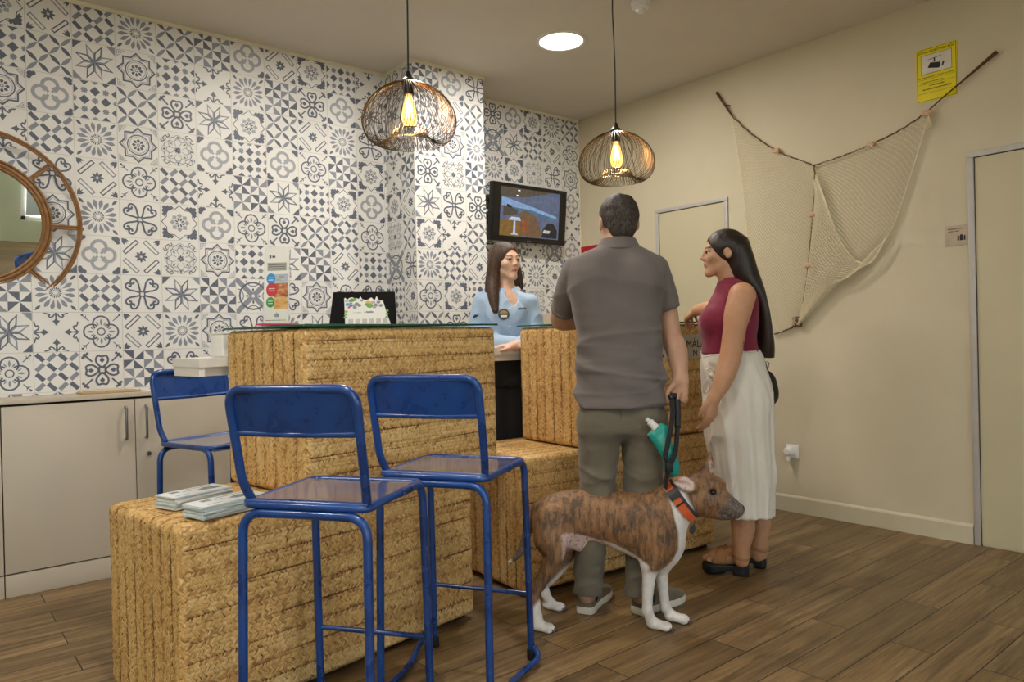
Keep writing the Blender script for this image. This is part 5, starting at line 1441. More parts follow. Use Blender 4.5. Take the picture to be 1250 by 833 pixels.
shirt = add(shirt, lambda P: .0055 * wr(P) - crA(P) * (.0045 + .0065 * low(P)) - crB(P) * .0040 * (.25 + low(P)) + (.0070 * low(P) * wr2(P)) + .0050 * wr5(P) * (.3 + low(P)) + .0040 * low(P) * np.sin(P[:, 2] * 60 + P @ RH * 24 + 3 * wr(P)))
shirt = I(.006, shirt, lambda P: (.858 + .0015 * np.sin(P @ RH * 14)) - P[:, 2])
so = body_obj('polo_shirt', shirt, (lo, hi), .0065, polo_m, man, MBASE)
col_rows = [prow(291.5, 733, 775.5, 3.035, .072), prow(298, 730, 778.5, 3.03, .079), prow(306, 726, 783, 3.02, .088)]
collar = S(.004, loft(col_rows, RH, FH, ZV, 2.2), off(neck, .004))
body_obj('collar', add(collar, lambda P: .0015 * wr2(P)), (np.minimum(at(700, 320, 3.0), at(810, 280, 3.1)) - .1, np.maximum(at(700, 320, 3.0), at(810, 280, 3.1)) + .1), .004, polo_m, so, MBASE)
for nm, f_, p_, d_ in (('sleeve_band', sleeveR, at(815.0, 376.5, 3.04), dR), ('sleeve_band', sleeveL, at(687.7, 377, 3.19), dL)):
    d_ = d_ / np.linalg.norm(d_)
    body_obj(nm, I(.003, I(.002, off(f_, .0028), plane(p_ + d_ * .003, d_)), plane(p_ - d_ * .016, -d_)), (p_ - .09, p_ + .09), .004, polo_m, so, MBASE)
# trousers
olive = cloth('olive_cotton_twill', '#665f50', .85, .10, 700, .22, 11)
hips = loft([Mrow(480, 709, 809, .106), Mrow(500, 708, 811, .110), Mrow(512, 706.5, 812.5, .114), Mrow(524, 707, 812.5, .112)], RH, FH, ZV, 2.4)
legL = loft([prow(505, 708, 759, 2.995, .100), prow(525, 706, 757.5, 2.995, .105), prow(550, 706.5, 755, 2.995, .098), prow(590, 708, 750.5, 2.985, .086), prow(620, 708, 747, 2.985, .082), prow(660, 704, 741, 2.99, .078), prow(700, 700.5, 735.5, 3.0, .068), prow(722, 700.5, 734, 3.0, .064)], RH, FH, ZV, 2.1)
legR = loft([prow(505, 757, 811, 2.995, .100), prow(525, 758.5, 812, 2.995, .105), prow(550, 760, 810, 2.99, .098), prow(590, 763, 806.5, 2.98, .086), prow(620, 764, 805, 2.98, .082), prow(660, 764, 802, 2.975, .078), prow(700, 763, 798.5, 2.965, .068), prow(722, 763, 797, 2.965, .064)], RH, FH, ZV, 2.1)
seatf = U(.05, ell(at(736, 520, 2.955), (.078, .078, .085)), ell(at(782, 520, 2.955), (.078, .078, .085)))
tro = U(.016, U(.05, hips, seatf), legL, legR)
w3 = nz(40, 31, 9, (.8, .8, 2.0)); w4 = nz(22, 32, 8, (1, 1, 1.4))
crC = crease(nz(17, 93, 6, (.8, .8, 1.9))); crD = crease(nz(34, 94, 6, (.8, .8, 1.6)))
w5 = nz(85, 33, 8, (.6, .6, 1.8))
kn = lambda P: np.exp(-((P[:, 2] - .50) / .12) ** 2) + .8 * np.exp(-((P[:, 2] - .16) / .10) ** 2) + .3
tro = add(tro, lambda P: .0085 * kn(P) * w3(P) + .0045 * w4(P) + .003 * kn(P) * w5(P) - .0075 * kn(P) * crC(P) - .004 * kn(P) * crD(P))
to = body_obj('trousers', tro, (lo, hi), .0065, olive, man, MBASE)
# back pocket seams and yoke
seam = simple('dark_olive_seam', '#4d4839', .9)
def on_back(px, py, d0=2.80):                            # first surface of the trousers seen from the photo side
    o_ = at(px, py, d0); t_ = 0.0; dr = ray(px, py); dr /= np.linalg.norm(dr)
    for _ in range(50):
        q = tro((o_ + dr * t_)[None])[0]; t_ += max(q * .6, .0005)
        if q < .001: break
    return o_ + dr * (t_ - .001)
for pts in ([(757.5, 497), (758, 503), (758, 508), (758, 512)],):
    mb = MB(); mb.tube([on_back(*p) - MBASE for p in smooth_curve([A_(*p) for p in pts], 6)], .0012, 5); mb.build('seam', seam, to)
# shoes
shoe_up = cloth('olive_suede', '#6d6450', .9, .12, 500, .12, 30); shoe_so = simple('off_white_rubber', '#d9d4c6', .6, var=.05)
sock = simple('black_sock', '#1a1a1b', .95)
sL, axL, hL = shoe(man, MBASE, *shoeL, shoe_up, shoe_so)
sR, axR, hR = shoe(man, MBASE, *shoeR, shoe_up, shoe_so)
for (h_, ax_) in ((hL, axL), (hR, axR)):
    body_obj('sock', chain([h_ + A_(0, .055, .06) @ ax_, h_ + A_(0, .060, .16) @ ax_], [.042, .040]), (h_ - .1, h_ + A_(.15, .15, .25)), .006, sock, man, MBASE)
# ================================================================ DOG
DB = at_z(735, 762, 0); DBASE = A_(DB[0], DB[1], 0)
dog = thing('dog', 'brindle brown and white dog standing on the floor on a leash', 'dog', DBASE)
dd = lambda x: np.interp(x, [620, 660, 835, 905], [2.985, 2.975, 2.885, 2.87])     # depth along the body
DX = at(830, 640, dd(830)) - at(660, 640, dd(660)); DX[2] = 0; DX /= np.linalg.norm(DX); DY = np.cross(ZV, DX)
def col(x, yt, yb, b): 
    d = dd(x); c = at(x, (yt + yb) / 2, d); return (c, b, (yb - yt) / 2 * d / FPX)
trunk = loft([col(652, 622, 652, .045), col(657, 613, 662, .066), col(666, 606, 668, .080), col(680, 601.5, 668, .086), col(700, 598, 663, .080), col(725, 598.5, 661, .077), col(750, 600.5, 670, .084), col(772, 601, 680, .094), col(790, 599.5, 689, .100), col(806, 597, 695, .098), col(819, 597, 692, .086), col(829, 604, 682, .066), col(836, 622, 668, .042)], DY, ZV, DX, 2.1)
neckf = chain([at(804, 634, dd(804)), at(824, 617, dd(824)), at(843, 606, dd(843))], [.100, .082, .073], .03)
fc = at(859, 602, 2.875); fdir = DX * .93 + DY * -.18 - ZV * .30; fdir /= np.linalg.norm(fdir)
fax = axes(fdir)                                          # x = right side, y = nose direction, z = up
sk = lambda px, py, d=2.875: at(px, py, d)
skull = U(.03, ell(sk(858, 600), (.080, .066, .074), np.stack([fdir, fax[0], fax[2]])), ell(sk(852, 612), (.060, .058, .058)))
muz = chain([sk(872, 609, 2.868), sk(885, 616, 2.862), sk(898, 622.5, 2.856)], [.057, .044, .032], .02)
jaw = chain([sk(866, 622, 2.868), sk(880, 628, 2.862), sk(894, 629, 2.857)], [.034, .023, .016], .01)
brow = ell(sk(873, 590, 2.868), (.030, .045, .022))
headd = U(.022, skull, muz, brow, jaw)
nosef = ell(sk(903.5, 620.5, 2.853), (.016, .017, .0145))
headd = U(.008, headd, nosef)
eyec = [sk(870.5, 601.5, 2.825), sk(873.5, 600, 2.905)]
headd = S(.012, headd, U(0, ell(sk(871, 601.5, 2.812), (.016, .016, .012)), ell(sk(874, 600, 2.918), (.016, .016, .012))))
mouth = chain([sk(874, 628, 2.825), sk(886, 628.5, 2.835), sk(897, 629, 2.848)], [.0035, .003, .0025])
headd = S(.004, headd, mouth)
# ears: near one folded back, far one upright
earN = S(.005, U(.012, ell(sk(836.5, 590.5, 2.812), (.050, .017, .026), np.stack([DX * .93 - ZV * .36, DY, ZV * .93 + DX * .36])), cap(sk(846, 595, 2.822), sk(820, 584.5, 2.805), .022, .006)), ell(sk(835, 592.5, 2.793), (.036, .012, .016), np.stack([DX * .93 - ZV * .36, DY, ZV * .93 + DX * .36])))
earF = S(.004, chain([sk(861, 588, 2.915), sk(864, 572, 2.925), sk(867.5, 552, 2.93)], [.032, .025, .005], .01), chain([sk(868, 580, 2.898), sk(868.5, 560, 2.900)], [.012, .005]))
headd = U(.012, headd, earN, earF)
def leg(pts, rad, k=.012): return chain([at(*p) for p in pts], rad, k)
def paw(px, py, d, L=.05):
    c = at_z(px, py, 0); c[2] = .020; toe = c + DX * .028 - DY * .010
    f_ = U(.014, ell(c, (.030, .026, .020), np.stack([DX, DY, ZV])), ell(toe + DX * .008 - ZV * .004, (.028, .029, .016), np.stack([DX, DY, ZV])))
    for q in (-.021, -.007, .007, .021): f_ = U(.006, f_, ell(toe + DX * (.026 - abs(q) * .5) + DY * q - ZV * .005, (.016, .0088, .0125), np.stack([DX, DY, ZV])))
    return f_, c
pHN, cHN = paw(657, 770, 0); pHF, cHF = paw(671, 744, 0); pFN, cFN = paw(799, 768, 0); pFF, cFF = paw(821, 759, 0)
hN, hF_, fN, fF = 2.885, 3.03, 2.845, 2.925
thighN = U(.03, ell(at(673, 648, hN + .015), (.066, .048, .095), np.stack([DX, DY, ZV])), leg([(671, 660, hN), (676, 678, hN - .01), (666, 700, hN - .012), (657, 716, hN - .01)], [.058, .042, .029, .024], .02))
hindN = U(.012, leg([(657, 714, hN - .01), (653, 722, hN - .01), (653.5, 738, hN - .015)], [.026, .022, .019], .01), cap(at(653.5, 738, hN - .015), cHN + A_(0, 0, .012), .019, .022), cap(at(651, 714, hN - .01), at(648.5, 718.5, hN - .01), .011, .010))
thighF = U(.03, ell(at(682, 650, hF_ - .015), (.074, .046, .095), np.stack([DX, DY, ZV])), leg([(684, 660, hF_), (689, 676, hF_), (679, 696, hF_), (669, 708, hF_ + .02)], [.062, .044, .030, .025], .02))
hindF = U(.012, leg([(669, 706, hF_ + .02), (664.5, 714, hF_ + .03), (666, 726, hF_ + .04)], [.025, .021, .018], .01), cap(at(666, 726, hF_ + .04), cHF + A_(0, 0, .010), .018, .021))
shN = U(.03, ell(at(806, 645, fN + .02), (.066, .045, .105), np.stack([DX, DY, ZV])), leg([(802, 665, fN + .005), (794, 690, fN - .005)], [.058, .038], .02))
frN = U(.012, leg([(794, 688, fN - .005), (792, 705, fN - .006), (790.5, 726, fN - .004), (790, 746, fN)], [.034, .0265, .0215, .019], .01), cap(at(790, 746, fN), cFN + A_(0, 0, .008) - DX * .010, .019, .022))
shF = leg([(812, 650, fF), (810, 672, fF), (808, 690, fF)], [.055, .045, .033], .02)
frF = U(.012, leg([(808, 686, fF), (808, 705, fF), (810, 725, fF), (812, 742, fF)], [.030, .024, .020, .018], .01), cap(at(812, 742, fF), cFF + A_(0, 0, .008) - DX * .008, .018, .021))
tail = chain([at(658, 622, 2.975), at(651, 628, 2.985), at(644.5, 646, 2.995), at(638, 668, 3.0), at(630, 680, 3.0), at(620.5, 687.5, 3.0)], [.034, .024, .020, .017, .013, .005], .012)
belly = U(.015, cap(at(697, 660, 2.955), at(707, 668.5, 2.945), .026, .016), cap(at(690, 655, 2.96), at(720, 661, 2.95), .045, .035))
dogf = U(.035, trunk, neckf); dogf = U(.022, dogf, headd); dogf = U(.030, dogf, thighN, thighF, shN, shF)
dogf = U(.012, dogf, hindN, hindF, frN, frF, tail, belly); dogf = U(.010, dogf, pHN, pHF, pFN, pFF)
fur_r = nz(160, 41, 9); dogf2 = add(dogf, lambda P: .0008 * fur_r(P))
def pxy(V):                                               # where the points lie in a fixed side view of the dog
    w = V - CAM; d = w @ FW; return IW / 2 + FPX * (w @ RT) / d, IH / 2 - FPX * (w @ UP) / d, d
def sm(x, a, b): t = np.clip((x - a) / (b - a), 0, 1); return t * t * (3 - 2 * t)
def dog_col(V):
    # R = white coat, G = pink skin, B = greying muzzle / dark
    side = (V - DBASE) @ DX; hgt = V[:, 2]; lat = (V - DBASE) @ DY
    x = (side - (at(735, 640, dd(735)) - DBASE) @ DX) / (2.93 / FPX) * .985 + 735; y = 766 - hgt / (2.90 / FPX)
    n = nz(60, 51)(V) * 6
    w = np.zeros(len(V))
    # white legs
    w = np.maximum(w, sm(y + n * .6, 691, 697) * sm(x, 755, 765))
    w = np.maximum(w, sm(y + n * .6 + (x - 660) * .9, 726, 733) * (1 - sm(x, 692, 700)))
    # white chest blaze in front
    xb = np.interp(y, [580, 592, 605, 622, 645, 668, 682, 700], [802, 806, 812, 819, 823, 823, 816, 800])
    w = np.maximum(w, sm(x + n * .4, xb - 1.5, xb + 1.5) * sm(y, 585, 590) * (1 - sm(y - (x - 835) * -.75, 636, 641) * 0) * (1 - inhead(V)) * (1 - sm(x, 839, 844)))
    # under side
    wb = np.interp(x, [725, 735, 749, 764, 780, 800], [657, 659, 662, 670, 679, 690])
    w = np.maximum(w, sm(y + n * .3, wb, wb + 3) * sm(x, 728, 742) * (1 - sm(x, 784, 792)))
    tl = np.linalg.norm(V - at(619, 688.5, 3.0), axis=1); w = np.maximum(w, 1 - sm(tl, .020, .032))
    pk = sm(y + n * .3, np.interp(x, [685, 692, 700, 722, 745, 760], [650, 647, 649, 656, 664, 690]), np.interp(x, [685, 692, 700, 722, 745, 760], [653, 650, 652, 659, 667, 693])) * sm(x, 686, 690) * (1 - sm(x, 745, 752)) * (1 - sm(y, 676, 684)) * (1 - sm(-lat, .085, .10))
    eN = np.linalg.norm(V - sk(836, 592.5, 2.805), axis=1); pk = np.maximum(pk, (1 - sm(eN, .028, .038)) * .8)
    eF = np.linalg.norm((V - sk(868, 570, 2.912)) * np.array([1, 1, .5]), axis=1); pk = np.maximum(pk, (1 - sm(eF, .010, .016)) * .55)
    mz = np.linalg.norm((V - sk(891, 622, 2.855)), axis=1); g = 1 - sm(mz + n * .0012, .040, .080); g = np.maximum(g, .75 * (1 - sm(np.linalg.norm(V - sk(869, 606, 2.825), axis=1), .018, .034)))
    ty = sm(y, 634, 650) * (1 - sm(x, 642, 649)) * sm(705 - y, 5, 10); g = np.maximum(g, .85 * ty)
    return np.stack([w, pk, g], 1)
def inhead(V): return 1 - sm(np.linalg.norm(V - fc - ZV * .01, axis=1), .095, .108)
t = NT('brindle_coat'); vc = t.n('ShaderNodeVertexColor', layer_name='tint'); sp = t.n('ShaderNodeSeparateColor'); t.l(vc.outputs[0], sp.inputs[0])
rotz = math.atan2(DX[1], DX[0])
v0 = t.coords('Object', (1, 1, 1), (0, 0, -rotz))
mp = t.n('ShaderNodeMapping'); mp.inputs['Scale'].default_value = (62, 40, 17); mp.inputs['Rotation'].default_value = (0, .22, 0); t.l(v0, mp.inputs[0])
s1 = t.noise(mp.outputs[0], 1.0, 4, .62, .7); s2 = t.noise(v0, 11, 3, .6); hr = t.noise(v0, 320, 2, .7)
f_ = t.math('ADD', t.math('MULTIPLY', s1, .80), t.math('MULTIPLY', s2, .34))
br_ = t.ramp(f_, (.40, lin('#261b15')), (.49, lin('#4f3725')), (.58, lin('#835a37')), (.74, lin('#a97a4e')))
br_ = t.mix(.25, br_, t.ramp(hr, (.3, lin('#33281f')), (.7, lin('#b0906c'))))
grey = t.ramp(t.noise(v0, 130, 3, .7), (.30, lin('#332d2a')), (.48, lin('#5c544f')), (.70, lin('#8f8780')))
c = t.mix(t.math('MULTIPLY', sp.outputs[2], .92), br_, grey)
c = t.mix(sp.outputs[0], c, t.ramp(t.noise(v0, 45, 3), (.3, lin('#ddd6cf')), (.7, lin('#f0ebe6'))))
c = t.mix(sp.outputs[1], c, t.ramp(t.noise(v0, 70, 2), (.34, lin('#9a7f7a')), (.45, lin('#d9bdb5'))))
t.set(Base_Color=c, Roughness=.62); t.bump(hr, .25, .003)
coat = t.m
nose_m = simple('black_wet_nose', '#17131a', .25, bump=.2, bscale=300)
ex = MB()
for e in eyec: ex.ball(e, .0125, 16, 10, 1)
lo = np.minimum.reduce([at(610, 700, 3.05), at(905, 640, 2.75), cFN, cHF, cHN]) - .12; hi = np.maximum.reduce([at(610, 700, 3.05), at(905, 640, 2.75), cFN, cHF, cHN]) + .12; lo[2] = -.012; hi[2] = .74
body_obj('body', dogf2, (lo, hi), .0048, [coat, iris, nose_m], dog, DBASE, dog_col, ex,
         mat_fn=lambda C: np.where(np.linalg.norm((C - sk(905.5, 620.5, 2.852)) , axis=1) < .0165, 2, 0))
# claws
claw = simple('dark_claw', '#6a584c', .5)
for c_ in (cHN, cHF, cFN, cFF):
    for q in (-.021, -.007, .007, .021):
        tp = c_ + DX * (.028 + .038 - abs(q) * .5) + DY * q - DY * .010
        mb = MB(); mb.tube([A_(tp[0], tp[1], .016) - DBASE, A_(tp[0], tp[1], .010) + DX * .010 - DBASE, A_(tp[0], tp[1], .004) + DX * .014 - DBASE], [.0036, .0028, .0008], 6); mb.build('claw', claw, dog)
# collar
orange = cloth('orange_webbing', '#e2622c', .7, .05, 900, .05, 40); dark_w = simple('dark_grey_webbing', '#3a3b40', .7, bump=.15, bscale=500); buck = simple('black_plastic_buckle', '#121214', .35)
p_top, p_bot = at(814, 590, 2.885), at(846, 633, 2.875)
cc = (p_top + p_bot) / 2; e1 = (p_top - p_bot); ra = np.linalg.norm(e1) / 2; e1 /= np.linalg.norm(e1); e3 = -np.array(DY); ea = np.cross(e1, e3)
if ea @ DX < 0: ea = -ea
cs = 0; rb = .084
def ring_pt(a, grow=0.0, sft=0.0): return cc + e1 * math.cos(a) * (ra + grow) + e3 * math.sin(a) * (rb + grow) + ea * sft
def band(name, w0_, w1_, thick, m, parent, a0=0, a1=2 * PI, n=48):
    mb = MB(); v = []; f = []; full = abs(a1 - a0 - 2 * PI) < 1e-6; k = n if full else n + 1
    for i in range(k):
        a = a0 + (a1 - a0) * i / n
        for g, s_ in ((0, w0_), (thick, w0_), (thick, w1_), (0, w1_)): v.append(ring_pt(a, g, s_) - DBASE)
    for i in range(n):
        j = (i + 1) % k
        for q in range(4): f.append((i * 4 + q, i * 4 + (q + 1) % 4, j * 4 + (q + 1) % 4, j * 4 + q))
    if not full: f += [(0, 1, 2, 3), tuple(len(v) - 4 + q for q in (3, 2, 1, 0))]
    mb.add(v, f, 0, True); return mb.build(name, m, parent)
co = band('collar', -.016, .014, .005, orange, dog)
band('collar_edge', .013, .026, .004, dark_w, co)
a_b = math.acos(np.clip(((at(823, 607, 2.80) - cc) @ e1) / ra, -1, 1))
band('buckle', -.020, .018, .014, buck, co, a_b - .22, a_b + .20, 8); band('strap_slider', -.019, .017, .010, buck, co, a_b + .42, a_b + .50, 4)
tg = MB(); pt = ring_pt(PI * .93, .012); tp = at(845, 643, 2.84)
tg.tube([pt - DBASE, (pt + tp) / 2 - DBASE + A_(0, 0, -.002), tp - DBASE], .0022, 6)
tg.lathe([(.0001, -.002), (.017, -.002), (.018, 0), (.017, .002), (.0001, .002)], tp - DBASE - A_(0, 0, .012), 20, R=Matrix.Rotation(PI / 2, 3, 'X'))
tg.build('name_tag', simple('grey_metal_tag', '#5d6066', .35, .7), co)

# ================================================================ LEASH, WATER POUCH
bk = cloth('black_nylon_rope', '#141416', .75, .1, 800, .1, 60)
hand_p = at(823, 488, 2.93); base = at(818, 560, 2.86)
t = thing('dog_leash', 'black rope dog leash looped over the man\'s right hand', 'leash', at(817, 600, 2.84))
B0 = at(817, 600, 2.84)
mb = MB()
P = [at(815, 565, 2.815), at(812, 557, 2.806), at(815, 543, 2.806), at(819, 522, 2.815), at(821, 503, 2.86), at(820, 492, 2.895), at(822, 485.5, 2.925), at(826, 487, 2.945), at(827.5, 500, 2.90), at(827, 522, 2.85), at(825.5, 545, 2.822), at(822, 560, 2.81), at(818, 566, 2.815)]
P = smooth_curve(P, 7)
mb.tube([p - B0 for p in P], .0095, 10); mb.build('rope_loop', bk, t)
mb = MB(); mb.tube([p - B0 for p in smooth_curve([at(817, 486, 2.905), at(822, 483.5, 2.91), at(826.5, 487, 2.915), at(827.5, 506, 2.875), at(827.3, 522, 2.845)], 6)], .0125, 10); mb.build('padded_grip', simple('dark_grip', '#232326', .55, bump=.2, bscale=300), t)
mb = MB(); c_ = at(816.5, 569, 2.815) - B0; mb.box(c_, (.030, .016, .050), math.atan2(RH[1], RH[0]), bev=.004); mb.build('buckle', buck, t)
st = [at(816, 572, 2.815), at(813.5, 585, 2.82), at(811.5, 596, 2.84)]
mb = MB(); mb.tube([p - B0 for p in st], .011, 8, flat=.35); mb.build('strap', bk, t)
mb = MB(); mb.tube([p - B0 for p in [at(821, 499, 2.885), at(819, 512, 2.86), at(818, 524, 2.84)]], .004, 6); mb.build('tether', bk, t)
# teal pouch
teal = simple('teal_plastic_film', '#1a978a', .3, var=.12, nscale=25, bump=.25, bscale=45)
PD = 2.835
PB = at(808, 545, PD)
t = thing('water_pouch', 'teal foldable water pouch with white cap hanging from the leash', 'water pouch', PB)
out = [(790, 531), (794.5, 526), (804.5, 517.5), (808, 517), (816.5, 521), (819, 535), (822, 547), (828, 560), (830.5, 573), (826, 584), (818, 583), (811, 577), (809, 560), (800, 545)]
mb = MB(); cen_ = A_(np.mean([p[0] for p in out]), np.mean([p[1] for p in out])); n = len(out); v = []; f = []
rings = [(1.0, 0.0), (.93, .006), (.6, .013), (.25, .016)]
for sgn in (-1, 1):
    b_ = len(v)
    for s_, th in rings:
        for p in out:
            q = cen_ + (A_(*p) - cen_) * s_; v.append(at(q[0], q[1], PD) + FH * sgn * (th + .001) - PB)
    v.append(at(cen_[0], cen_[1], PD) + FH * sgn * .017 - PB)
    for i in range(len(rings) - 1):
        for j in range(n):
            a, b = b_ + i * n + j, b_ + i * n + (j + 1) % n; f.append((a, b, b + n, a + n))
    for j in range(n): f.append((b_ + 3 * n + j, b_ + 3 * n + (j + 1) % n, len(v) - 1))
h_ = len(v) // 2
for j in range(n): f.append((j, (j + 1) % n, h_ + (j + 1) % n, h_ + j))
mb.add(v, f, 0, True); mb.build('pouch', teal, t)
mb = MB(); c0, c1_ = at(800.5, 522.5, PD) - PB, at(789, 511, PD) - PB; dv = c1_ - c0
mb.tube([c0, c0 + dv * .15, c0 + dv * .16, c0 + dv * .62, c0 + dv * .66, c0 + dv * .70, c0 + dv * .98, c0 + dv], [.016, .016, .0145, .0145, .012, .0085, .008, .004], 16); mb.build('cap', white_pl, t)
mb = MB()
Lx = at(820, 540, PD) - at(811, 553, PD); ux = Lx / np.linalg.norm(Lx); uy = np.cross(FH, ux); uy = uy if uy[2] > 0 else -uy
print_marks('pouch_print', white_pl, t, frame4(at(808.5, 548.5, PD) - FH * .0178 - PB, ux, uy), .038, .014, 8)
# ================================================================ WOMAN in profile at the right
wb_ = at_z(895, 699, 0); WBASE = A_(wb_[0], wb_[1], 0)
wom = thing('person', 'woman with long dark hair in a maroon top and long white skirt beside the counter', 'person', WBASE)
whc = at(881.5, 310, 3.46); wax = axes(-RH * .995 + FH * .06, (0, 0, 1)); wsc = .95
whf = local(head_field(.92, .95), whc, wax, wsc)
wneck = chain([at(887, 325, 3.46), at(891, 350, 3.455), at(895, 372, 3.45)], [.048, .052, .070])
def wrow(y, xl, xr, b, d=3.45): return prow(y, xl, xr, d, b)
wr_t = [wrow(346, 879, 912, .075), wrow(352, 876, 917, .105), wrow(361, 872, 920, .128), wrow(372, 866.5, 922, .138), wrow(384, 859.5, 922, .143), wrow(394, 855.5, 921.5, .143), wrow(404, 856.5, 920.5, .138), wrow(415, 859.5, 920, .130), wrow(425, 859.5, 921.5, .128), wrow(434, 858.5, 924, .134)]
wtorso = loft(wr_t, RH, FH, ZV, 2.15)
nS, nE1, nE, nF, nW = at(906, 361, 3.29), at(897, 400, 3.265), at(891.5, 436, 3.26), at(883, 464, 3.24), at(872, 485, 3.235)
armN = chain([nS, at(900, 384, 3.275), nE1, nE, nF, nW], [.060, .058, .050, .0475, .0415, .0265], .02)
fS, fE, fW = at(899, 364, 3.61), at(882, 386, 3.56), at(852, 378.5, 3.70)
armF = chain([fS, fE, at(867, 378, 3.63), fW], [.058, .047, .042, .028], .02)
hN_ = hand(nW, at(865, 520, 3.225) - at(872, 484, 3.235), -FH * .80 + RH * .45, False, .94, curls=((14, 20, 14), (16, 22, 14), (20, 24, 16), (24, 28, 18)), thumb=((.038, .048, -.010), (.046, .078, -.018), (.044, .100, -.026)))
hF2 = hand(fW, at(836, 388, 3.845) - at(852, 378.5, 3.70), ZV * .8 - FH * .45 - RH * .1, True, .90, curls=((30, 34, 20), (34, 38, 22), (38, 40, 22), (42, 42, 22)), thumb=((.038, .048, -.012), (.044, .076, -.018), (.040, .098, -.026)))
wlegN = chain([at(900, 560, 3.42), at(906, 628, 3.41), at(907, 645, 3.41), at(905, 668, 3.415), at(905, 684, 3.42)], [.075, .052, .050, .036, .031], .02)
wlegF = chain([at(915, 560, 3.52), at(928, 628, 3.56), at(928, 642, 3.56), at(926, 662, 3.56), at(926, 678, 3.565)], [.072, .046, .045, .036, .032], .02)
def ffoot(heel, toe, up):
    h_ = A_(heel[0], heel[1], up + .032); t_ = A_(toe[0], toe[1], up + .016); dv = (t_ - h_); 
    f_ = U(.02, chain([h_ + A_(0, 0, .03), h_ + dv * .35 + A_(0, 0, .022), h_ + dv * .72 + A_(0, 0, .004), t_], [.032, .033, .030, .016]), cap(h_, h_ + dv * .7, .030, .034))
    sd = np.cross(dv / np.linalg.norm(dv), ZV)
    for q in (-.026, -.013, 0, .012, .023): f_ = U(.006, f_, ell(t_ + sd * q - dv / np.linalg.norm(dv) * abs(q) * .7 - A_(0, 0, .004), (.012, .0085, .010) if q > -.02 else (.015, .011, .012), np.stack([dv / np.linalg.norm(dv), sd, ZV])))
    return f_
nh, nt_ = at_z(914, 703, 0), at_z(858, 698, 0); fh_, ft_ = at_z(935, 693.5, 0), at_z(893, 689, 0)
UPS = .052
nh2 = nh + (nt_ - nh) * .12; nt2 = nh + (nt_ - nh) * .93; fh2 = fh_ + (ft_ - fh_) * .12; ft2 = fh_ + (ft_ - fh_) * .93
wbody = U(.02, whf, wneck, off(wtorso, -.006), armN, armF, hN_, hF2)
whips = loft([wrow(420, 862, 920, .115), wrow(450, 864, 928, .14), wrow(490, 868, 936, .16), wrow(560, 875, 935, .15)], RH, FH, ZV, 2.1)
wbody = U(.025, wbody, whips, wlegN, wlegF); ffN = U(.02, ffoot(nh2, nt2, UPS), wlegN); ffF = U(.02, ffoot(fh2, ft2, UPS), wlegF)
wbody = U(.015, wbody, ffN, ffF)
wt = head_tint('#c79a7a', '#a86456', '#2a1c16'); WSK = np.array(lin('#c59370')); WSR = np.array(lin('#b47c5e'))
tat = at(909.5, 421, 3.22)
def wcol(V):
    q = ((V - whc) @ wax.T) / wsc; c = np.tile(WSK, (len(V), 1)); hm = (np.linalg.norm(q, axis=1) < .15) & (q[:, 2] > -.115); c[hm] = wt(q[hm])
    e = np.clip(1 - np.linalg.norm(V - nE, axis=1) / .06, 0, 1)[:, None]; c = c + (WSR - c) * e * .4
    d = V - tat; t1 = np.abs(np.sin(d[:, 2] * 160)) * .5 + .5
    m = np.clip(2 - 2 * np.sqrt((d @ RH / .011) ** 2 + (d[:, 2] / .026) ** 2), 0, 1) * ((d @ FH) < .10)
    return c * (1 - (m * t1 * .6)[:, None])
ex = MB(); eyes(ex, whc, wax, wsc)
P_ = np.array([whc, nt_, fh_, ft_, hF2 and at(836, 392, 3.85), nW, at(945, 500, 3.45)]); lo = P_.min(0) - .26; hi = P_.max(0) + .26; lo[2] = .03; hi[2] = whc[2] + .15
body_obj('body', wbody, (lo, hi), .005, [skin_m, eyew, iris], wom, WBASE, wcol, ex)
# hair: skull cap and the long fall behind the shoulder
dk = hair_mat('long_dark_brown_hair', '#120c09', '#3d2a20', (210, 210, 5), .38, (.35, .8))
wcap = local(ell((0, -.022, .030), (.0855, .104, .0945)), whc, wax, wsc)
def hrow(y, xl, xr, b, d=3.45): return prow(y, xl, xr, d, b)
fall = loft([hrow(292, 882, 910, .060), hrow(302, 884, 914, .080), hrow(315, 886, 919, .088), hrow(328, 887, 922.5, .090), hrow(342, 894, 927, .092), hrow(356, 908, 931, .095), hrow(372, 917, 934, .094), hrow(390, 920, 938, .088), hrow(408, 921, 941.5, .080), hrow(424, 921.5, 944, .070), hrow(437, 924, 944, .055)], RH, FH, ZV, 2.2)
wcut = local(U(.02, ell((0, .088, -.030), (.082, .058, .080)), ell((0, .106, .050), (.054, .036, .036)), ell((.092, .000, -.006), (.030, .020, .026)), ell((-.092, .000, -.006), (.030, .020, .026)), ell((.06, .045, -.08), (.06, .05, .05)), ell((-.06, .045, -.08), (.06, .05, .05))), whc, wax, wsc)
whair = U(.03, wcap, S(.01, fall, off(wneck, -.01)))
whair = S(.012, whair, wcut)
st1 = nz(120, 61, 9, (1, 1, .10)); st2 = nz(260, 62, 9, (1, 1, .06))
whair = add(whair, lambda P: .0016 * st1(P) + .0009 * st2(P))
body_obj('hair', whair, (at(930, 445, 3.45) - A_(.25, .25, .03), whc + A_(.25, .25, .15)), .0038, dk, wom, WBASE, smooth_it=0)
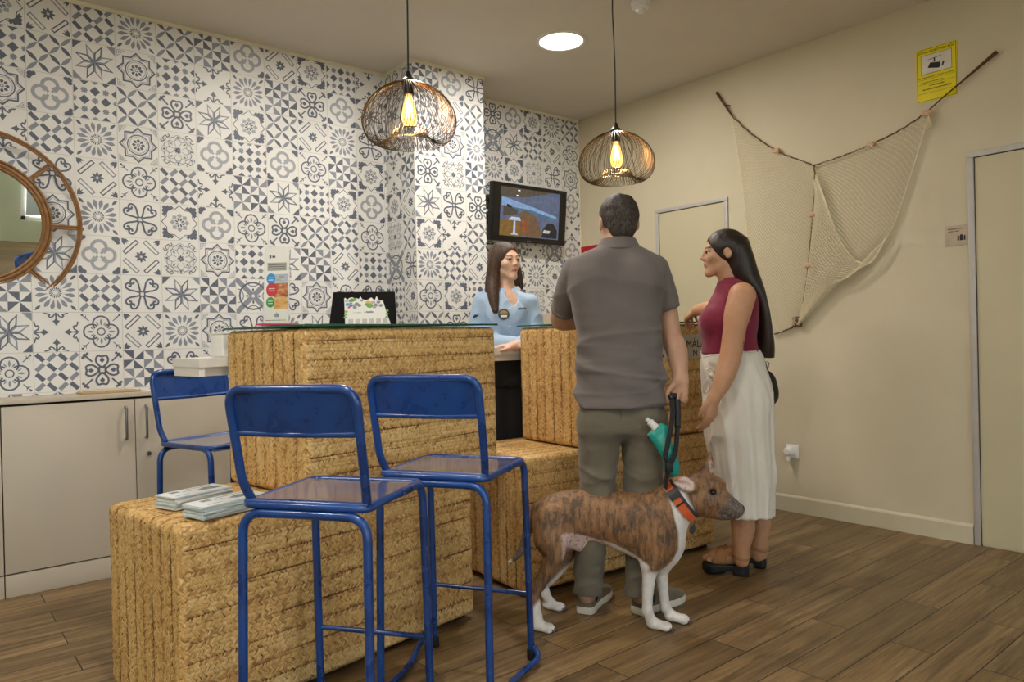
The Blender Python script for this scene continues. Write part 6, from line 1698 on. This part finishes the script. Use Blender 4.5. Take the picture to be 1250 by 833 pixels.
# maroon high neck top
mar = cloth('maroon_ribbed_knit', '#7c1237', .8, .08, 900, .12, 10)
neckc = loft([prow(339, 879, 903, 3.455, .060), prow(346, 878, 908, 3.455, .070), prow(354, 876, 914, 3.45, .085)], RH, FH, ZV, 2.1)
bust = U(.03, ell(at(869, 391, 3.39), (.048, .055, .058)), ell(at(869, 391, 3.51), (.048, .055, .058)))
mtop = U(.02, U(.03, off(wtorso, .006), bust), neckc)
armh = U(.01, ell(at(908, 366, 3.27), (.075, .085, .105)), ell(at(904, 366, 3.64), (.075, .085, .105)))
mtop = S(.008, mtop, armh)
crM = crease(nz(30, 98, 6, (.4, .4, 2.2)))
mf = nz(36, 66, 9, (.6, .6, 2.2)); mtop = add(mtop, lambda P: .0026 * mf(P) - .004 * crM(P) * np.exp(-np.abs(P[:, 2] - at(890, 422, 3.45)[2]) / .05))
mtop = I(.004, mtop, plane(at(890, 431, 3.45), -ZV * 1.0 + RH * .02))
body_obj('maroon_top', mtop, (at(890, 440, 3.45) - A_(.28, .28, 0), at(890, 335, 3.45) + A_(.28, .28, .02)), .005, mar, wom, WBASE)
# white skirt
linen = cloth('white_linen', '#ddd6ca', .9, .05, 500, .22, 16, (1, 1, .35))
SK = [wrow(428, 859, 923, .130), wrow(436, 858, 928, .140), wrow(448, 857, 931, .155), wrow(462, 858, 936, .170), wrow(478, 860, 938.5, .182), wrow(495, 861.5, 939.5, .187), wrow(520, 863, 939.5, .186), wrow(550, 867, 939.5, .182), wrow(580, 872, 939.5, .178), wrow(605, 876.5, 939.5, .175), wrow(626, 880, 939.5, .174)]
skirt = loft(SK, RH, FH, ZV, 2.2)
sc0 = at(905, 520, 3.45)
def folds(P):
    a = np.arctan2((P - sc0) @ FH, (P - sc0) @ RH); dn = np.clip((at(905, 440, 3.45)[2] - P[:, 2]) / .6, 0, 1)
    return (.0018 + .0065 * dn) * (np.sin(a * 13 + P[:, 2] * 3) * .6 + np.sin(a * 23 + 1.3 + P[:, 2] * 5) * .4)
sw = nz(45, 71, 9, (1, 1, .8)); sw2 = nz(26, 72, 8)
crS2 = crease(nz(48, 96, 7, (1, 1, .6)))
crS = crease(nz(24, 95, 7, (1, 1, .55)))
tie = at(868, 462, 3.37)
skirt = add(skirt, lambda P: folds(P) + .0042 * sw(P) + .005 * sw2(P) - .0075 * crS(P) - .004 * crS2(P) * np.exp(-np.linalg.norm(P - tie, axis=1) / .12))
zb = at(912, 625, 3.45)[2]
inside = loft([(c, a - .026, b - .026) for c, a, b in SK[6:]], RH, FH, ZV, 2.2)
skirt = I(.003, skirt, lambda P: zb + .004 * np.sin(P @ RH * 30) - P[:, 2]); skirt = S(.002, skirt, I(0, inside, lambda P: P[:, 2] - (zb + .10)))
so = body_obj('skirt', skirt, (at(900, 630, 3.45) - A_(.33, .33, .02), at(900, 425, 3.45) + A_(.33, .33, .02)), .0055, linen, wom, WBASE)
mb = MB()
k0 = at(868, 458, 3.265) - WBASE
for pts in ([(868, 458), (862, 452), (866, 449), (872, 454), (868, 459)], [(868, 459), (861, 466), (858, 476), (862, 480), (866, 470), (868, 460)], [(868, 459), (866, 474), (868, 486)], [(868, 459), (872, 472), (871, 488)]):
    mb.tube([at(x, y, 3.268 + .002 * i) - WBASE for i, (x, y) in enumerate(smooth_curve([A_(*p) for p in pts], 5)) for x, y in [(x, y)]], .0042, 7, flat=.6)
mb.ball(k0, .012, 10, 8); mb.build('tie_knot', linen, so)
mb = MB(); mb.tube([p - WBASE for p in [at(923, 429, 3.29), at(890, 431.5, 3.27), at(868, 434, 3.30), at(858.5, 436, 3.38)]], .006, 8, flat=.5); mb.build('waistband', linen, so)
# sandals
tan = simple('tan_suede', '#a9794e', .8, var=.12, nscale=40, bump=.2, bscale=200); blk = simple('black_platform', '#141313', .55, var=.1)
lace = simple('tan_lace', '#96602f', .8)
def sandal(heel, toe, foot, lean):
    h = A_(heel[0], heel[1], 0); dv = A_(toe[0] - heel[0], toe[1] - heel[1], 0); L = np.linalg.norm(dv); dv /= L; sd = np.cross(dv, ZV); ax = np.stack([sd, dv, ZV])
    xs = [0, .10, .35, .55, .80, .95, 1.0]; ws = [.024, .034, .032, .038, .044, .034, .014]
    plan = lambda P, g: np.maximum(np.abs(P[:, 0]) - np.interp(P[:, 1] / L, xs, ws) - g, np.maximum(-P[:, 1], P[:, 1] - L) - g)
    bot = lambda P: np.interp(P[:, 1] / L, [0, .30, .36, .55, .85, 1.0], [0, 0, .026, .010, 0, .014])
    sole = I(.008, lambda P: plan(P, .002), lambda P: np.maximum(bot(P) - P[:, 2], P[:, 2] - UPS))
    lp = lambda P: (P - h) @ ax.T
    def region(P):
        q = lp(P); y, z = q[:, 1] / L, q[:, 2]
        vamp = np.maximum(np.maximum(.45 - y, y - .79 + .25 * (z - UPS) / .05 * .3) * L, UPS - .004 - z)
        strap = np.maximum(np.abs(z - UPS - .040 - .035 * np.clip(y, 0, .5)) - .010, (y - .50) * L)
        return np.minimum(vamp, strap)
    up = I(.004, off(foot, .0045), region)
    b = (h + dv * L / 2 - .2, h + dv * L / 2 + .2)
    o = body_obj('sandal', up, b, .004, tan, wom, WBASE)
    body_obj('platform_sole', local(sole, h, ax), b, .005, blk, o, WBASE)
    for q in range(4):
        y = L * (.47 + .055 * q); pts = []
        for s_ in np.linspace(-1, 1, 7):
            p = h + A_(s_ * .024, y + .008 * s_, UPS + .12) @ ax
            for _ in range(40):
                dd_ = foot(p[None])[0]
                if dd_ < .007: break
                p = p - ZV * max(.0006, .6 * (dd_ - .006))
            pts.append(p - WBASE)
        mb = MB(); mb.tube(pts, .0026, 6); mb.build('lace', lace, o)
sandal(nh, nt_, ffN, 0); sandal(fh_, ft_, ffF, 0)
# handbag on the far side of her hip
bgm = simple('black_leather', '#121112', .4, var=.15, nscale=60, bump=.15, bscale=250)
HB = at(928, 472, 3.66)
t = thing('shoulder_bag', 'black shoulder bag hanging at the far hip of the woman in the white skirt', 'bag', HB)
bag = U(.02, ell(at(935, 472, 3.655), (.055, .045, .082), np.stack([RH, FH, ZV])), ell(at(936, 482, 3.65), (.058, .045, .062), np.stack([RH, FH, ZV])))
body_obj('bag_body', bag, (HB - .18, HB + .18), .006, bgm, t, HB)
mb = MB(); mb.tube([p - HB for p in smooth_curve([at(939, 458, 3.64), at(935, 446, 3.63), at(929, 430, 3.63), at(918, 395, 3.615), at(905, 354, 3.565), at(893, 353, 3.545), at(885, 372, 3.575), at(900, 420, 3.66), at(922, 455, 3.675)], 6)], .005, 8, flat=.5); mb.build('strap', bgm, t)
mb = MB(); mb.tube([p - HB for p in [at(934, 447, 3.62), at(936, 441, 3.62), at(939, 443, 3.62), at(938, 449, 3.62)]], .0026, 6, closed=True); mb.build('ring', simple('silver_clip', '#c9c9c9', .25, .9), t)

# ================================================================ RECEPTIONIST
RD = 4.05
rb0 = at_z(620, 412 + 1.15 * FPX / RD, 0); RBASE = A_(rb0[0], rb0[1], 0)
rec = thing('person', 'receptionist with long brown hair in a light blue shirt standing behind the counter', 'person', RBASE)
rhc = at(617.5, 319.8, RD); rF = RH * .60 - FH * .80; rax = axes(rF, (0, 0, 1)); rsc = .93
rhf = local(head_field(.86, .88), rhc, rax, rsc)
rneck = chain([at(617, 330, RD + .01), at(618, 350, RD + .01), at(618, 366, RD + .01)], [.044, .047, .065])
rrow = lambda y, xl, xr, b: prow(y, xl, xr, RD, b)
RT_ = [rrow(354, 607, 630, .060), rrow(358, 598, 638, .075), rrow(363, 590, 644, .088), rrow(370, 586, 648, .098), rrow(380, 588, 647, .108), rrow(391, 592, 645, .114), rrow(402, 595, 643, .108), rrow(415, 597, 641, .100), rrow(430, 597, 641, .100), rrow(442, 595, 643, .105)]
rt = loft(RT_, RH, FH, ZV, 2.2)
raL = [at(589, 369, RD), at(582.5, 404, RD - .02), at(604, 417.5, RD - .16), at(628, 419.5, RD - .20)]
raR = [at(646, 370, RD), at(653, 404, RD - .02), at(642, 418, RD - .16), at(628, 423, RD - .23)]
hl = hand(raL[3], RH * .9 - FH * .35, ZV * .9 - FH * .2, False, .86, curl=(14, 18, 12)); hr_ = hand(raR[3], -RH * .95 - FH * .25, ZV, True, .86, curl=(14, 18, 12))
rlegs = U(.02, chain([at(609, 455, RD), at(608, 560, RD), at(609, 655, RD)], [.075, .055, .04]), chain([at(631, 455, RD), at(632, 560, RD), at(631, 655, RD)], [.075, .055, .04]))
rbody = U(.02, rhf, rneck, off(rt, -.012), chain(raL, [.045, .038, .033, .024], .01), chain(raR, [.045, .038, .033, .024], .01), hl, hr_, rlegs)
rtint = head_tint('#dcb59d', '#bd7a70', '#4a3226'); RSK = np.array(lin('#dab097'))
def rcol(V):
    q = ((V - rhc) @ rax.T) / rsc; c = np.tile(RSK, (len(V), 1)); hm = (np.linalg.norm(q, axis=1) < .15) & (q[:, 2] > -.12); c[hm] = rtint(q[hm]); return c
ex = MB(); eyes(ex, rhc, rax, rsc, (.12, .02))
lo = RBASE - A_(.5, .5, .0); hi = RBASE + A_(.5, .5, 0); hi[2] = rhc[2] + .15
body_obj('body', rbody, (lo, hi), .0045, [skin_m, eyew, iris], rec, RBASE, rcol, ex)
bh = hair_mat('long_brown_hair', '#271810', '#5e4029', (190, 190, 6), .55, (.35, .8))
rcap = local(ell((0, -.020, .031), (.0815, .101, .0915)), rhc, rax, rsc)
lockL = chain([at(609, 303, RD - .02), at(604, 318, RD - .03), at(602, 340, RD - .035), at(602, 360, RD - .085), at(604.5, 379, RD - .125)], [.030, .033, .035, .032, .018], .02)
lockL2 = chain([at(608, 307, RD + .06), at(604, 330, RD + .06), at(601, 355, RD + .09), at(601, 376, RD + .12)], [.045, .045, .042, .02], .02)
lockR = chain([at(626, 308, RD + .07), at(629.5, 324, RD + .08), at(633.5, 338, RD + .075), at(637, 352, RD + .07)], [.030, .026, .022, .009], .02)
back_ = chain([at(615, 312, RD + .07), at(615, 345, RD + .09), at(615, 380, RD + .14)], [.07, .075, .04], .02)
rcut = local(U(.02, ell((0.004, .086, -.034), (.068, .056, .086)), ell((.003, .104, .050), (.047, .034, .038))), rhc, rax, rsc)
rh = U(.03, rcap, lockR, back_); rh = S(.010, rh, rcut); rh = U(.02, rh, S(.008, U(.025, lockL, lockL2), local(ell((0.02, .080, -.030), (.066, .054, .085)), rhc, rax, rsc)))
rh = add(rh, lambda P: .0010 * st1(P) + .0007 * st2(P))
body_obj('hair', rh, (at(617, 390, RD) - A_(.25, .25, .03), rhc + A_(.25, .25, .14)), .0036, bh, rec, RBASE, smooth_it=0)
blu = cloth('light_blue_cotton', '#a3bbd6', .85, .05, 1000, .15, 18)
sl = U(.02, chain(raL[:3] + [at(622, 419, RD - .19)], [.054, .048, .043, .036], .015), chain(raR[:3] + [at(634, 421, RD - .20)], [.054, .048, .043, .036], .015))
shirt = U(.025, off(rt, .004), U(.03, ell(at(607, 384, RD - .07), (.048, .045, .05)), ell(at(629, 384, RD - .07), (.048, .045, .05))), sl)
vneck = local(ell((0, .04, 0), (.034, .06, .105)), at(619.5, 352, RD - .05), axes(rF))
shirt = S(.006, shirt, vneck)
crR = crease(nz(24, 97, 7, (1, 1, 1.2)))
rw_ = nz(30, 81, 9, (1, 1, 1.3)); rw2 = nz(70, 82, 9)
shirt = add(shirt, lambda P: .0040 * rw_(P) + .0018 * rw2(P) - .0065 * crR(P))
so = body_obj('blue_shirt', I(.004, shirt, lambda P: 1.035 - P[:, 2]), (lo, hi), .005, blu, rec, RBASE)
colr = S(.003, loft([prow(349, 606.5, 629, RD + .03, .060), prow(353, 603, 632.5, RD + .02, .068), prow(359, 599, 637, RD, .076)], RH, FH, ZV, 2.1), U(.004, off(rneck, .003), local(ell((0, .06, 0), (.036, .07, .09)), at(619, 350, RD - .03), axes(rF))))
body_obj('collar', colr, (at(617, 362, RD) - A_(.12, .12, .02), at(617, 340, RD) + A_(.12, .12, .02)), .004, blu, so, RBASE)
trk = cloth('black_trousers', '#17171a', .85, .1)
tr = U(.02, loft([rrow(434, 596, 642, .105), rrow(450, 595, 643, .112), rrow(470, 595, 643, .115)], RH, FH, ZV, 2.3), chain([at(608.5, 465, RD), at(608, 560, RD), at(609, 655, RD)], [.085, .066, .055]), chain([at(630.5, 465, RD), at(632, 560, RD), at(631, 655, RD)], [.085, .066, .055]))
body_obj('trousers', add(tr, lambda P: .003 * rw_(P)), (lo, hi), .007, trk, rec, RBASE)
def on_shirt(px, py):
    o_ = at(px, py, RD - .5); t_ = 0.0; dr = ray(px, py)
    for _ in range(60):
        q = shirt((o_ + dr * t_)[None])[0]; t_ += max(q * .6, .0005)
        if q < .001: break
    return o_ + dr * t_
# badge, embroidery, buttons
p = on_shirt(615, 384) - FH * .006 - RBASE; fr = frame4(p, RH * .95 + FH * .1, ZV); R3 = fr.to_3x3()
mb = MB(); mb.prism([(.030 * math.cos(a), .030 * math.sin(a)) for a in np.linspace(0, 2 * PI, 24, endpoint=False)], -.002, .002, R=R3, c=p); bd = mb.build('round_badge', simple('badge_black', '#1b1a18', .3), rec)
mb = MB(); mb.prism([(.023 * math.cos(a), .021 * math.sin(a)) for a in np.linspace(.3, 2.9, 12)], .002, .003, R=R3, c=p); mb.build('badge_picture', simple('badge_gold', '#a8864a', .4, var=.3, nscale=120), bd)
mb = MB(); mb.prism([(-.016, -.016), (.016, -.016), (.018, -.004), (-.018, -.004)], .002, .003, R=R3, c=p); mb.build('badge_strip', paper, bd)
p = on_shirt(632, 377) - FH * .004 - RBASE
print_marks('embroidery', simple('navy_thread', '#1c2333', .8), so, frame4(p, RH + FH * .12, ZV), .048, .013, 9, lift=.0015)
p = on_shirt(577.5, 387) - FH * .004 - RBASE
mb = MB(); R3 = frame4(p, RH * .8 - FH * .5, ZV).to_3x3()
mb.prism([(0, 0), (.012, .012), (.030, .010), (.040, .018), (.034, .004), (.018, -.004), (.004, -.008)], 0, .001, R=R3, c=p); mb.build('sleeve_logo', simple('navy_print', '#2c3550', .8), so)
for y in (366, 377, 388, 399):
    p = on_shirt(621.5 + (y - 366) * .03, y) - RBASE; mb = MB(); mb.ball(p - FH * .001, .0045, 10, 6); mb.build('button', paper, so)
bs = simple('black_leather_shoe', '#151416', .4)
for x in (609, 631):
    g = at_z(x, 412 + 1.15 * FPX / RD, 0); shoe(rec, RBASE, g + FH * .06, g - FH * .20, bs, bs, L=.25, w=.042)
# ================================================================ LIGHT
def area(name, loc, size, power, color, rot, size_y=None, spread=None):
    L = bpy.data.lights.new(name, 'AREA'); L.energy = power; L.color = color
    L.shape = 'RECTANGLE' if size_y else 'DISK'; L.size = size
    if size_y: L.size_y = size_y
    if spread: L.spread = spread
    o = bpy.data.objects.new(name, L); COL.objects.link(o)
    o.location = [float(x) for x in loc]; o.rotation_euler = rot
    return o
# daylight through the shop window behind the camera
for WB, pw in zip(WINDOWS, (170, 280)):
    area('window_daylight', ((WB[0] + WB[1]) / 2, YF + .02, (WB[2] + WB[3]) / 2), WB[1] - WB[0] - .2, pw, (.97, .985, 1.0), (PI / 2, 0, PI), WB[3] - WB[2] - .2)
# lamps of the recessed ceiling lights, the unseen added ones included
for (x, y) in DOWNLIGHTS:
    area('downlight_lamp', (x, y, CZ - .02), .26, 17, (1.0, .955, .90), (0, 0, 0))
for p in BULBS:
    L = bpy.data.lights.new('bulb_lamp', 'POINT'); L.energy = 2.6; L.color = (1.0, .68, .32); L.shadow_soft_size = .02
    o = bpy.data.objects.new('bulb_lamp', L); COL.objects.link(o); o.location = p
W = bpy.data.worlds.new('world'); SC.world = W; W.use_nodes = True
nt = W.node_tree; bg = nt.nodes['Background']
sky = nt.nodes.new('ShaderNodeTexSky'); sky.sky_type = 'NISHITA'; sky.sun_elevation = math.radians(40); sky.sun_disc = False
nt.links.new(sky.outputs[0], bg.inputs[0]); bg.inputs[1].default_value = 0.35
vs = SC.view_settings; vs.view_transform = 'Standard'; vs.look = 'None'; vs.exposure = 0.30; vs.gamma = 1.0
try: vs.use_curve_mapping = False
except Exception: pass
